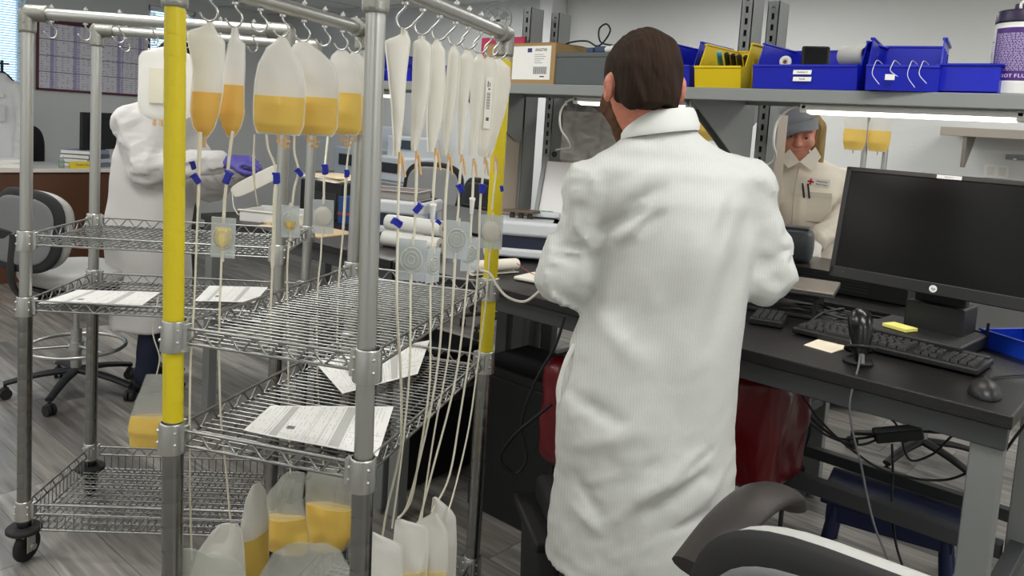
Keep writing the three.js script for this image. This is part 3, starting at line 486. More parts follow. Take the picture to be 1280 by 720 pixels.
// left rail
{
  let p = [[0, -0.003, 0.003, 0.002], [0.014, -0.007, 0.007, 0.003], [0.019, -0.028, 0.009, 0.004], [0.026, -0.041, 0.014, 0.005], [0.042, -0.04, 0.028, 0.008], [0.07, -0.034, 0.029, 0.01], [0.1, -0.028, 0.028, 0.013], [0.14, -0.03, 0.028, 0.02], [0.185, -0.032, 0.022, 0.026], [0.215, -0.026, 0.014, 0.02], [0.232, -0.014, 0.004, 0.008], [0.238, -0.008, 0, 0.004]];
  const A = bag('plasma_bag', 'slim twisted plasma bag nearest the taped post, leftmost on the left rail', LG, hangL(0.103), YC + 0.12, p, { level: 0.145, fluid: GOLD });
  wp(A, [[250, 165, 1.575], [249, 195, 1.575], [248, 240, 1.575], [246, 290, 1.57], [243, 370, 1.57], [238, 460, 1.57], [237, 560, 1.6], [238, 640, 1.66], [240, 700, 1.7]], (t) => t < 0.12 ? 0.0042 : t < 0.3 ? 0.0034 : tR); pinch(A, 245, 224, 1.565, 0.6); pinch(A, 241, 207, 1.58, 0.3, 0.8);
  p = [[0, -0.003, 0.003, 0.002], [0.02, -0.007, 0.008, 0.004], [0.03, -0.01, 0.011, 0.005], [0.036, -0.012, 0.024, 0.006], [0.09, -0.024, 0.026, 0.011], [0.14, -0.032, 0.026, 0.02], [0.185, -0.03, 0.028, 0.027], [0.215, -0.02, 0.02, 0.02], [0.232, -0.01, 0.008, 0.008], [0.237, -0.006, 0.004, 0.004]];
  const B = bag('plasma_bag', 'slim plasma bag second from the taped post, with a full yellow filter below', LG, hangL(0.185).add(new THREE.Vector3(0, 0, 0)), YC - 0.3, p, { level: 0.125, fluid: GOLD });
  wp(B, [[291, 164, 1.655], [288, 185, 1.65], [284, 222, 1.65], [281, 250, 1.65], [280, 272, 1.65]], 0.0034); pinch(B, 284, 222, 1.64, -0.4, 1.3); filter(B, 279, 297, 1.645, 0.053, 0.084, { fluid: PALE, fill: 0.95, yaw: 0.2, cy: 0 }); wp(B, [[277, 322, 1.645], [276, 350, 1.645], [274, 420, 1.645], [276, 520, 1.67], [283, 590, 1.7], [288, 650, 1.73]], tR); 
  p = [[0, -0.004, 0.004, 0.002], [0.012, -0.012, 0.012, 0.003], [0.03, -0.032, 0.022, 0.005], [0.07, -0.05, 0.046, 0.008], [0.11, -0.056, 0.056, 0.011], [0.16, -0.058, 0.057, 0.02], [0.205, -0.056, 0.056, 0.018], [0.222, -0.05, 0.05, 0.008], [0.23, -0.046, 0.046, 0.002]];
  const prt = textTex([' '], 64, 64, '#f0eee6'); 
  const Cc = bag('plasma_bag', 'broad half full plasma bag facing the camera, left one of the broad pair', LG, hangL(0.362), YC + 0.1, p, { level: 0.14, fluid: LEMON, twin: 1, wob: 0.005 });
  wp(Cc, [[333, 168, 1.83], [335, 185, 1.83], [344, 210, 1.83], [343, 260, 1.82], [342, 300, 1.82], [340, 345, 1.82], [338, 400, 1.82], [339, 440, 1.82]], (t) => t > 0.35 && t < 0.68 ? 0.0048 : 0.0028); pinch(Cc, 345, 223, 1.81, 0.05, 1.25); wp(Cc, [[318, 168, 1.83], [317, 196, 1.83], [318, 230, 1.84], [322, 256, 1.86]], (t) => t > 0.3 && t < 0.6 ? 0.0034 : 0.002);
  p = [[0, -0.006, 0.006, 0.002], [0.01, -0.02, 0.02, 0.003], [0.03, -0.034, 0.05, 0.006], [0.055, -0.04, 0.08, 0.009], [0.1, -0.044, 0.09, 0.012], [0.15, -0.045, 0.092, 0.02], [0.205, -0.044, 0.091, 0.018], [0.222, -0.04, 0.084, 0.008], [0.229, -0.036, 0.078, 0.002]];
  const Dd = bag('plasma_bag', 'broad half full plasma bag facing the camera, right one of the broad pair', LG, hangL(0.455), YC - 0.04, p, { level: 0.135, fluid: LEMON, twin: 1, wob: 0.005 });
  wp(Dd, [[368, 168, 1.92], [368, 190, 1.92], [373, 215, 1.92], [368, 235, 1.92], [365, 258, 1.92]], 0.003); pinch(Dd, 374, 216, 1.91, 0.7); filter(Dd, 363, 277, 1.92, 0.05, 0.078, { fluid: LEMON, fill: -0.1, yaw: -0.25, roll: 0.05 }); wp(Dd, [[361, 302, 1.92], [359, 340, 1.92], [360, 420, 1.92], [361, 520, 1.93], [363, 592, 1.95]], tR);
  p = [[0, -0.006, 0.006, 0.002], [0.02, -0.024, 0.03, 0.004], [0.05, -0.032, 0.05, 0.008], [0.12, -0.036, 0.058, 0.012], [0.17, -0.037, 0.06, 0.02], [0.21, -0.034, 0.058, 0.016], [0.228, -0.028, 0.05, 0.003]];
  const E = bag('plasma_bag', 'plasma bag at the back of the left rail, half hidden by the bare front post', LG, hangL(0.645), YC, p, { level: 0.115, fluid: LEMON, twin: 1 });
  wp(E, [[410, 170, 2.1], [408, 190, 2.08], [406, 212, 2.05], [405, 235, 2.04], [405, 252, 2.04]], 0.003); pinch(E, 406, 212, 2.03, 0.05, 1.25); filter(E, 404, 271, 2.03, 0.055, 0.087, { yaw: -0.1, roll: 0.03, tint: M.film }); wp(E, [[402, 296, 2.03], [401, 320, 2.03], [398, 350, 2.03], [396, 430, 2.03], [400, 530, 2.05], [405, 588, 2.06]], tR);
  const F = bag('plasma_bag', 'last plasma bag of the left rail, directly behind the bare front post', LG, hangL(0.72), YC + 0.3, p.map((q) => q.slice()), { level: 0.12, fluid: LEMON });
  wp(F, [[440, 172, 2.18], [435, 195, 2.16], [433, 217, 2.15], [430, 270, 2.15], [428, 300, 2.15], [424, 345, 2.15], [421, 430, 2.15]], (t) => t > 0.3 && t < 0.6 ? 0.0038 : 0.0026); pinch(F, 433, 217, 2.14, 0, 1);
}
// right rail: emptied bags seen near edge on
const labelStrip = canvasTex(64, 512, (c) => { c.fillStyle = '#f1efe6'; c.fillRect(0, 0, 64, 512); c.fillStyle = '#5a5a58'; for (let i = 0; i < 24; i++) c.fillRect(14, 150 + i * 7, 34, 2 + (i * 5 % 4)); c.fillRect(18, 400, 28, 34); c.fillRect(16, 40, 10, 60); c.fillRect(34, 52, 8, 44); c.fillRect(24, 110, 20, 16); });
{
  const rows = [ // t, left/right profile scale, camera yaw, tan connector, label words
    [0.125, [[0, -0.003, 0.003, 0.001], [0.014, -0.004, 0.006, 0.003], [0.019, -0.02, 0.01, 0.004], [0.028, -0.034, 0.01, 0.006], [0.09, -0.024, 0.006, 0.007], [0.16, -0.014, 0.005, 0.006], [0.22, -0.008, 0.002, 0.005], [0.245, -0.007, 0, 0.003]], 0.3, 'white emptied bag with one sloping shoulder, first after the bare front post'],
    [0.21, [[0, -0.003, 0.003, 0.001], [0.011, -0.005, 0.004, 0.002], [0.014, -0.013, 0.01, 0.003], [0.02, -0.014, 0.018, 0.006], [0.03, -0.014, 0.022, 0.008], [0.12, -0.012, 0.02, 0.008], [0.18, -0.01, 0.012, 0.006], [0.225, -0.008, 0.002, 0.005], [0.238, -0.006, 0, 0.003]], -0.2, 'broad white emptied bag, second after the bare front post'],
    [0.3, [[0, -0.003, 0.003, 0.001], [0.012, -0.01, 0.004, 0.003], [0.021, -0.018, 0.012, 0.006], [0.1, -0.016, 0.018, 0.008], [0.17, -0.014, 0.014, 0.007], [0.22, -0.01, 0.004, 0.005], [0.24, -0.008, 0, 0.003]], 0.2, 'white emptied bag over the first white cap, third on the right rail'],
    [0.395, [[0, -0.003, 0.003, 0.001], [0.012, -0.008, 0.005, 0.003], [0.021, -0.012, 0.012, 0.006], [0.1, -0.014, 0.012, 0.007], [0.17, -0.016, 0.006, 0.007], [0.23, -0.014, -0.004, 0.005], [0.25, -0.012, -0.006, 0.003]], -0.3, 'narrow white emptied bag slanting left, fourth on the right rail'],
    [0.48, [[0, -0.003, 0.003, 0.001], [0.012, -0.006, 0.008, 0.003], [0.021, -0.014, 0.014, 0.006], [0.1, -0.014, 0.008, 0.007], [0.17, -0.01, 0.004, 0.007], [0.23, -0.008, 0.002, 0.005], [0.25, -0.006, 0, 0.003]], 0.1, 'narrow white emptied bag tapering evenly, fifth on the right rail'],
    [0.565, [[0, -0.003, 0.003, 0.001], [0.014, -0.006, 0.009, 0.003], [0.021, -0.018, 0.014, 0.006], [0.1, -0.014, 0.014, 0.007], [0.17, -0.01, 0.01, 0.007], [0.23, -0.01, 0.0, 0.005], [0.255, -0.008, -0.003, 0.003]], -0.1, 'white emptied bag in front of the pink board, sixth on the right rail'],
    [0.65, [[0, -0.003, 0.003, 0.001], [0.012, -0.012, 0.012, 0.003], [0.024, -0.016, 0.018, 0.006], [0.1, -0.018, 0.018, 0.009], [0.18, -0.018, 0.014, 0.009], [0.24, -0.017, 0.01, 0.006], [0.258, -0.016, 0.004, 0.003]], 0.2, 'white emptied bag with printed label strip along its edge'],
    [0.72, [[0, -0.003, 0.003, 0.001], [0.01, -0.02, 0.014, 0.004], [0.024, -0.026, 0.03, 0.008], [0.07, -0.024, 0.034, 0.012], [0.13, -0.026, 0.026, 0.014], [0.19, -0.026, 0.012, 0.012], [0.24, -0.022, 0.0, 0.008], [0.262, -0.018, -0.008, 0.003]], -0.2, 'slightly yellow bag hanging last on the right rail against the taped post'],
  ];
  const B = rows.map(([t, p, yaw, label], i) => bag('emptied_bag', label, RG, hangR(t), YC + yaw, p, { film: filmEmpty, wob: 0.005, ports: 0, label: i === 6 ? [0.017, 0.13, 0.0, 0.12, labelStrip] : null }));
  const dep = [1.47, 1.555, 1.65, 1.745, 1.83, 1.915, 2.0, 2.08], neck = [[500, 190], [521, 188], [545, 184], [561, 190], [577, 192], [592, 196], [606, 194], [619, 192]];
  const ends = [[[498, 250], [497, 300], [496, 380], [501, 470], [500, 560], [483, 640], [478, 670]], [[520, 240], [519, 258], [518, 290], [515, 303]], [[542, 235], [541, 262], [541, 290], [540, 318]], [[557, 250], [555, 330], [548, 450], [528, 560], [505, 640], [497, 648]], [[574, 232], [573, 260], [571, 280]], [[591, 240], [590, 258], [588, 300], [584, 350], [570, 470], [540, 590], [523, 655]], [[602, 235], [600, 262], [598, 330], [590, 420], [575, 520], [560, 600], [540, 640]], [[620, 215], [617, 240], [615, 262]]];
  B.forEach((b, i) => {
    const [u, v] = neck[i], d = dep[i];
    const k = part('connector', mg([rod([0, 0.012, 0], [0, -0.03, 0], 0.0036, 8), rod([0.004, 0.004, 0.001], [0.011, -0.034, 0.002], 0.0022, 7), bx(0.012, 0.005, 0.004, 0.003, -0.006, 0, 0.001)]), M.tan, b, 'tan twist off connector'); k.position.copy(b.worldToLocal(at(u, v + 8, d)));
    const L = ends[i].map(([x, y], j) => [x, y, d + (y > 400 ? (y - 400) / 320 * (1.83 - d) : 0)]); wp(b, [[u, v + 10, d], ...L], (t) => (t < 0.35 && i !== 0 ? 0.0032 : 0.0026));
  });
  pinch(B[0], 496, 279, 1.46, 1.0); pinch(B[1], 522, 260, 1.545, -0.7); pinch(B[4], 575, 236, 1.82, 0.5); pinch(B[6], 602, 236, 1.99, -0.1, 1.1); pinch(B[2], 548, 278, 1.64, 0.9, 0.6); pinch(B[7], 627, 236, 2.0, 0.2, 0.7);
  const capG = lathe([[0.002, -0.02], [0.0042, -0.02], [0.0062, 0.012], [0.0072, 0.014], [0.0072, 0.019], [0, 0.019]], 16);
  for (const [b, u, v, d] of [[B[2], 541, 266, 1.645], [B[5], 590, 257, 1.91]]) { const c = part('cap', capG, M.white, b, 'white tapered cap'); c.position.copy(b.worldToLocal(at(u, v, d))); }
  const clearT = M.clear; 
  filter(B[1], 515, 325, 1.55, 0.055, 0.082, { yaw: 0.1 }); wp(B[1], [[513, 350, 1.55], [513, 400, 1.55], [512, 460, 1.56], [503, 560, 1.62], [490, 660, 1.68]], tR);
  filter(B[2], 541, 332, 1.64, 0.04, 0.072, { yaw: 0.7 }); wp(B[2], [[538, 356, 1.64], [538, 420, 1.64], [537, 480, 1.65], [524, 570, 1.7], [512, 630, 1.74], [497, 650, 1.75]], tR);
  filter(B[4], 571, 300, 1.82, 0.056, 0.088, { yaw: -0.1, roll: -0.05 }); wp(B[4], [[569, 324, 1.82], [567, 360, 1.82], [561, 440, 1.82], [543, 540, 1.83], [528, 640, 1.83], [526, 660, 1.83]], (t) => (t < 0.25 ? 0.0032 : tR));
  filter(B[5], 587, 318, 1.9, 0.045, 0.08, { yaw: 0.6 });
  filter(B[7], 614, 290, 2.0, 0.058, 0.085, { yaw: 0.1, tint: M.film }); wp(B[7], [[612, 316, 2.0], [608, 370, 2.0], [598, 450, 1.98], [585, 540, 1.93], [566, 620, 1.88], [560, 640, 1.86]], tR);
}
// rack 2: a flat empty bag on its right, and a bag standing in its basket
{
  const p = [[0, -0.004, 0.004, 0.001], [0.012, -0.05, 0.05, 0.002], [0.02, -0.078, 0.078, 0.003], [0.04, -0.09, 0.09, 0.004], [0.2, -0.09, 0.09, 0.005], [0.225, -0.084, 0.084, 0.004], [0.237, -0.06, 0.06, 0.003], [0.243, -0.04, 0.04, 0.001]];
  const q = at(208, 58, 2.62), t = bag('transfer_bag', 'large flat empty white bag with a cream label hanging behind the taped post', null, q, YC - 0.05, p, { film: filmMilk, wob: 0.003, label: [0.1, 0.115, 0, 0.13, textTex([' '], 64, 64, '#d8d3bf')], ports: 0 });
  part('hanging_loop', sweep([[0, 0, 0], [0, 0.06, 0.005], [0.0, 0.11, 0.0]], 0.0018, 6, 12), M.tubing, t);
  part('port', mg([-0.035, -0.012, 0.012].map((x) => mg([rod([x, -0.24, 0], [x, -0.262, 0], 0.005, 8), bx(0.014, 0.006, 0.003, x, -0.256, 0)]))), M.tan, t, 'tan outlet ports');
  const b = bag('plasma_bag', 'clear plasma bag standing in the basket of the bare rack, behind the taped post', null, at(196, 468, 2.62), YC + 0.15, [[0, -0.03, 0.03, 0.003], [0.03, -0.04, 0.045, 0.01], [0.1, -0.065, 0.07, 0.016], [0.16, -0.082, 0.085, 0.026], [0.195, -0.086, 0.088, 0.026], [0.215, -0.08, 0.085, 0.018], [0.25, -0.08, 0.08, 0.01]], { film: filmClear, level: 0.142, fluid: LEMON, ports: 0 });
  part('tubing', sweep([[0, 0, 0], [0.01, 0.06, 0.01], [-0.01, 0.15, 0.02], [0.0, 0.26, 0.0]], 0.0022, 7, 24), M.tubing, b);
}
// lower bags in the basket of the front rack
{
  const G = 'collection bags in the basket of the front rack', mk = (label, u, v, d, yaw, prof, o) => bag('collection_bag', label, G, at(u, v, d), YC + yaw, prof, { ports: 0, ...o });
  mk('white crumpled bag leaning behind the taped post foot, no plasma in view', 283, 655, 1.73, 0.3, [[0, -0.012, 0.02, 0.002], [0.02, -0.03, 0.03, 0.005], [0.06, -0.055, 0.036, 0.01], [0.12, -0.07, 0.04, 0.014], [0.25, -0.06, 0.05, 0.016], [0.3, -0.05, 0.05, 0.006]], { film: filmMilk, wob: 0.022 });
  mk('clear flat bag lowest at the foot of the taped post', 250, 690, 1.62, -0.2, [[0, -0.05, 0.08, 0.003], [0.02, -0.06, 0.1, 0.006], [0.1, -0.07, 0.1, 0.012], [0.25, -0.06, 0.1, 0.014], [0.28, -0.05, 0.09, 0.004]], { film: filmClear, wob: 0.03 });
  mk('narrow bag seen edge on with a thread of plasma', 320, 605, 1.8, 1.15, [[0, -0.01, 0.01, 0.002], [0.03, -0.03, 0.03, 0.006], [0.1, -0.045, 0.045, 0.012], [0.2, -0.05, 0.05, 0.018], [0.28, -0.04, 0.04, 0.01], [0.4, -0.04, 0.04, 0.01]], { film: filmMilk, level: 0.12, fluid: LEMON, wob: 0.01 });
  mk('clear bag with a pool of plasma and pinched top, in the middle of the basket', 362, 590, 1.95, 0.05, [[0, -0.004, 0.034, 0.002], [0.012, -0.016, 0.036, 0.004], [0.06, -0.05, 0.032, 0.008], [0.09, -0.058, 0.036, 0.012], [0.12, -0.06, 0.044, 0.016], [0.17, -0.058, 0.054, 0.026], [0.2, -0.045, 0.052, 0.022], [0.214, -0.02, 0.045, 0.01]], { film: filmClear, level: 0.115, fluid: LEMON, wob: 0.02 });
  mk('tilted clear bag with plasma beside the bare front post, under the paper forms', 412, 586, 2.06, -0.15, [[0, -0.05, 0.04, 0.002], [0.03, -0.062, 0.06, 0.008], [0.1, -0.06, 0.075, 0.02], [0.17, -0.056, 0.07, 0.026], [0.21, -0.05, 0.05, 0.02], [0.225, -0.04, 0.03, 0.01]], { film: filmClear, level: 0.1, fluid: LEMON, wob: 0.02 });
  mk('crumpled clear bag lying at the bottom between the two front posts', 372, 680, 1.72, 0.2, [[0, -0.02, 0.06, 0.004], [0.02, -0.05, 0.09, 0.012], [0.08, -0.08, 0.12, 0.024], [0.18, -0.09, 0.12, 0.024], [0.24, -0.08, 0.11, 0.008]], { film: filmClear, wob: 0.03 });
  mk('cream bag with printed corner, left one of the cluster by the right rail', 482, 668, 1.72, -0.1, [[0, -0.03, -0.024, 0.002], [0.018, -0.031, 0.032, 0.004], [0.03, -0.032, 0.036, 0.008], [0.1, -0.035, 0.04, 0.016], [0.22, -0.03, 0.04, 0.016], [0.3, -0.03, 0.035, 0.005]], { film: filmMilk, level: 0.1, fluid: PALE, wob: 0.008 });
  mk('cream bag folded at the top, second of the cluster by the right rail', 512, 648, 1.76, 0.3, [[0, -0.028, -0.02, 0.002], [0.022, -0.03, 0.036, 0.004], [0.035, -0.03, 0.042, 0.007], [0.1, -0.034, 0.044, 0.016], [0.22, -0.03, 0.04, 0.016], [0.3, -0.03, 0.035, 0.005]], { film: filmMilk, level: 0.12, fluid: PALE, wob: 0.01 });
  mk('white bag with crossed seal strips, third of the cluster by the right rail', 536, 640, 1.82, -0.25, [[0, 0.012, 0.02, 0.002], [0.03, -0.026, 0.04, 0.005], [0.04, -0.03, 0.046, 0.008], [0.1, -0.034, 0.05, 0.018], [0.22, -0.03, 0.05, 0.016], [0.3, -0.03, 0.045, 0.005]], { film: filmMilk, level: 0.13, fluid: PALE, wob: 0.01 });
  mk('white bag standing tallest at the right end of the basket cluster', 552, 622, 1.88, 0.1, [[0, -0.018, -0.012, 0.002], [0.034, -0.02, 0.026, 0.004], [0.05, -0.022, 0.034, 0.008], [0.12, -0.02, 0.04, 0.014], [0.26, -0.02, 0.044, 0.016], [0.34, -0.02, 0.04, 0.005]], { film: filmMilk, wob: 0.01 });
}
// paper forms
const formTex = canvasTex(768, 512, (c) => { c.fillStyle = '#f4f4f0'; c.fillRect(0, 0, 768, 512); c.strokeStyle = '#a2a29e'; c.lineWidth = 2; for (const x of [110, 128, 330, 350, 420, 470]) { c.beginPath(); c.moveTo(x, 20); c.lineTo(x, 490); c.stroke(); } c.fillStyle = '#c6c6c2'; c.fillRect(140, 16, 46, 480); c.fillRect(484, 16, 62, 480); c.fillStyle = '#b4b4b0'; for (let k = 0; k < 30; k++) for (let y = 24; y < 480;) { const l = 6 + hsh(k, y, 1) * 30; if (hsh(k, y, 2) > 0.45) c.fillRect(28 + k * 24, y, 3, l); y += l + 7; } c.fillStyle = '#777'; c.fillRect(205, 330, 46, 46); c.strokeStyle = '#777'; for (const y of [330, 380]) { c.beginPath(); c.moveTo(560, y); c.lineTo(750, y); c.stroke(); } for (let i = 0; i < 4; i++) { c.beginPath(); c.moveTo(20, 440 + i * 16); c.lineTo(748, 440 + i * 16); c.globalAlpha = 0.4; c.stroke(); c.globalAlpha = 1; } });
function sheet(label, corners, y, curl, m) { // four corners of a lying sheet of paper, gently curled
  const n = 10, pos = [], uv = [], idx = [], P = corners.map(([u, v]) => onY(u, v, y)), o = P[0].clone();
  for (let s = 0; s < 2; s++) for (let j = 0; j <= n; j++) for (let i = 0; i <= n; i++) { const a = i / n, b = j / n, p = P[0].clone().multiplyScalar((1 - a) * (1 - b)).addScaledVector(P[1], a * (1 - b)).addScaledVector(P[2], a * b).addScaledVector(P[3], (1 - a) * b); pos.push(p.x - o.x, p.y - o.y + curl(a, b) - s * 0.0008, p.z - o.z); uv.push(a, 1 - b); }
  const N = (n + 1) * (n + 1); for (let j = 0; j < n; j++) for (let i = 0; i < n; i++) { const k = j * (n + 1) + i; idx.push(k, k + n + 1, k + 1, k + 1, k + n + 1, k + n + 2); idx.push(N + k, N + k + 1, N + k + n + 1, N + k + 1, N + k + n + 2, N + k + n + 1); }
  for (let i = 0; i < n; i++) for (const [p, q] of [[i, i + 1], [n * (n + 1) + i, n * (n + 1) + i + 1], [i * (n + 1), (i + 1) * (n + 1)], [i * (n + 1) + n, (i + 1) * (n + 1) + n]]) idx.push(p, q, N + p, q, N + q, N + p);
  const g = new THREE.BufferGeometry(); g.setAttribute('position', new THREE.Float32BufferAttribute(pos, 3)); g.setAttribute('uv', new THREE.Float32BufferAttribute(uv, 2)); g.setIndex(idx); g.computeVertexNormals();
  const k = solo('paper_form', g, m, label, 'paper'); k.position.copy(o); return k;
}
const formM = new THREE.MeshPhysicalMaterial({ map: formTex, roughness: 0.8 });
sheet('printed form with grey columns on the lower front rack shelf, nearest the front rim', [[338, 507], [492, 508], [472, 571], [304, 545]], SH[1] + 0.016, (a, b) => 0.004 * Math.sin(a * 3) * b + 0.012 * Math.pow(1 - a, 3) * b, formM);
sheet('printed form lying behind another on the lower front rack shelf, turned askew', [[392, 452], [537, 426], [522, 470], [428, 493]], SH[1] + 0.006, (a, b) => 0.002 + 0.004 * a * b, formM);
sheet('white form sheets on the second shelf of the bare rack, left', [[98, 365], [200, 366], [178, 382], [48, 382]], SH[1] + 0.004, (a, b) => 0.002 + 0.006 * (1 - a), formM);
sheet('white form on the second shelf of the bare rack, right by the taped post', [[262, 358], [335, 360], [318, 379], [243, 377]], SH[1] + 0.004, (a, b) => 0.003, formM);

// ---------- people ----------
const coatTex = dataTex(128, 128, (u, v, i, j) => { const s = (i % 16) < 2 ? 0.93 : 1, z = 0.97 + 0.03 * pn(u, v, 32, 32, 41); const g = s * z; return [g, g, g]; }, true);
const coatMat = (hex) => new THREE.MeshPhysicalMaterial({ color: hex, roughness: 0.82, map: rep(coatTex, 22, 22), bumpMap: rep(TX.weave, 60, 60), bumpScale: 0.0003, sheen: 0.2, sheenRoughness: 0.6 });
const skinTex = dataTex(128, 128, (u, v) => { const n = pn(u, v, 24, 24, 51), m = pn(u, v, 6, 6, 52); return [0.94 + 0.06 * n, 0.86 + 0.1 * n - 0.05 * m, 0.84 + 0.1 * n - 0.06 * m]; }, true);
const skinMat = (hex) => new THREE.MeshPhysicalMaterial({ color: hex, roughness: 0.5, map: rep(skinTex, 6, 6), bumpMap: rep(TX.fine, 8, 8), bumpScale: 0.0003, sheen: 0.15 });
const hairMat = (hex) => new THREE.MeshPhysicalMaterial({ color: hex, roughness: 0.85, specularIntensity: 0.35, bumpMap: rep(TX.streak, 7, 5), bumpScale: 0.0012, map: rep(dataTex(256, 128, (u, v) => { const g = 0.86 + 0.22 * (pn(u, v, 128, 6, 61) - 0.5); return [g, g, g]; }, true), 6, 3) });
function prof5(P, y) { let k = 0; while (k < P.length - 2 && P[k + 1][0] < y) k++; const p = P[k], q = P[k + 1]; let t = Math.min(1, Math.max(0, (y - p[0]) / (q[0] - p[0]))); t = t * t * (3 - 2 * t) * 0.6 + t * 0.4; return [0, 1, 2, 3, 4].map((i) => p[i] + (q[i] - p[i]) * t); }
// clothes: stacked ellipses for the trunk, tapered capsules for sleeves, folds pressed in
function garment(P, arms, o) {
  const y0 = P[0][0], y1 = P[P.length - 1][0];
  const f = (x, y, z) => {
    const [, cx, hw, cz, hd] = prof5(P, y); const dx = (x - cx) / hw, dz = (z - cz) / hd, k = Math.hypot(dx, dz);
    let d = k < 1e-4 ? -Math.min(hw, hd) : (k - 1) * k / Math.hypot(dx / hw, dz / hd); d = Math.max(d, y - y1, y0 - y);
    let arm = 9; for (const a of arms) { for (let i = 0; i < a.p.length - 1; i++) { const q = cap(x, y, z, a.p[i], a.p[i + 1], a.r[i], a.r[i + 1]); arm = arm === 9 ? q : smin(arm, q, 0.03); } }
    const tors = d; d = smin(d, arm, o.k || 0.025);
    if (Math.abs(d) < 0.05) {
      const wA = Math.max(0, Math.min(1, (tors - arm) / 0.05 + 0.3));
      d += wA * (o.armAmp || 1) * (0.03 * (Math.abs(n3(x * 10 + 3, y * 22 + x * 16 + z * 8, z * 11)) - 0.15) + 0.012 * (Math.abs(n3(x * 26, y * 44 + 8, z * 26)) - 0.15)) + (1 - wA) * (o.n1 ?? 0.008) * n3(x * 9 + y * 7, y * 3.5 - x * 3, z * 6 + 5);
      if (o.crumple) d += (1 - wA) * o.crumple(x, y, z);
      for (const s of o.folds || []) { if (s.side && s.side * z < 0) continue; const ux = s.b[0] - s.a[0], uy = s.b[1] - s.a[1], L = ux * ux + uy * uy, t = Math.min(1, Math.max(0, ((x - s.a[0]) * ux + (y - s.a[1]) * uy) / L)), px = x - s.a[0] - t * ux, py = y - s.a[1] - t * uy, q = (px * px + py * py) / (s.w * s.w); if (q < 6) d -= s.amp * Math.exp(-q) * (0.55 + 0.45 * Math.sin(t * Math.PI)); }
    }
    return d;
  };
  const fin = (g) => { if (o.uz) { const p = g.attributes.position, u = g.attributes.uv; for (let i = 0; i < p.count; i++) u.setX(i, p.getZ(i)); } return g; };
  const lo = [9, y0 - 0.03, 9], hi = [-9, y1 + 0.03, -9], ext = (p, r) => { for (const i of [0, 2]) { lo[i] = Math.min(lo[i], p[i] - r); hi[i] = Math.max(hi[i], p[i] + r); } lo[1] = Math.min(lo[1], p[1] - r); hi[1] = Math.max(hi[1], p[1] + r); };
  P.forEach((q) => { ext([q[1] - q[2], q[0], q[3]], 0.04); ext([q[1] + q[2], q[0], q[3] + q[4]], 0.04); ext([q[1], q[0], q[3] - q[4]], 0.04); }); arms.forEach((a) => a.p.forEach((q, i) => ext(q, a.r[i] + 0.04)));
  return fin(nets(f, lo, hi, o.cell || 0.01));
}
// head in its own frame: face towards -z, y up, origin mid head
function headFn(o = {}) {
  const s = o.s || 1;
  return (X, Y, Z) => {
    const x = X / s, y = Y / s, z = Z / s;
    let d = ell(x, y, z, [0, 0.022, 0.014], [0.074, 0.09, 0.094]);
    d = smin(d, ell(x, y, z, [0, -0.048, -0.034], [0.056, 0.072, 0.058]), 0.04);
    d = smin(d, ell(x, y, z, [0, -0.098, -0.068], [0.024, 0.018, 0.02]), 0.03);
    const ax = Math.abs(x);
    d = smin(d, ell(ax, y, z, [0.042, -0.03, -0.062], [0.024, 0.022, 0.02]), 0.025);
    d = smin(d, ell(ax, y, z, [0.028, 0.024, -0.083], [0.028, 0.009, 0.012]), 0.014);
    d = Math.max(d, -ell(ax, y, z, [0.031, 0.006, -0.098], [0.017, 0.01, 0.013]) * 1) ;
    d = smin(d, cap(x, y, z, [0, 0.012, -0.088], [0, -0.03, -0.106], 0.008, 0.0125), 0.012);
    d = smin(d, ell(ax, y, z, [0.011, -0.034, -0.095], [0.008, 0.007, 0.009]), 0.006);
    d = smin(d, ell(x, y, z, [0, -0.058, -0.088], [0.024, 0.0065, 0.011]), 0.006); d = smin(d, ell(x, y, z, [0, -0.071, -0.086], [0.02, 0.0075, 0.01]), 0.006);
    d = Math.max(d, -cap(x, y, z, [-0.022, -0.0635, -0.1], [0.022, -0.0635, -0.1], 0.0035, 0.0035));
    const ex = ax - 0.0785, ey = y + 0.012, ez = z - 0.018 - ey * 0.25; let ear = Math.sqrt((ex / 0.0105) ** 2 + (ey / 0.028) ** 2 + (ez / 0.017) ** 2); ear = (ear - 1) * 0.011; const conch = (Math.sqrt(((ax - 0.088) / 0.008) ** 2 + ((ey + 0.003) / 0.015) ** 2 + ((ez + 0.002) / 0.009) ** 2) - 1) * 0.008; d = smin(d, Math.max(ear, -conch), 0.008);
    return d * s;
  };
}
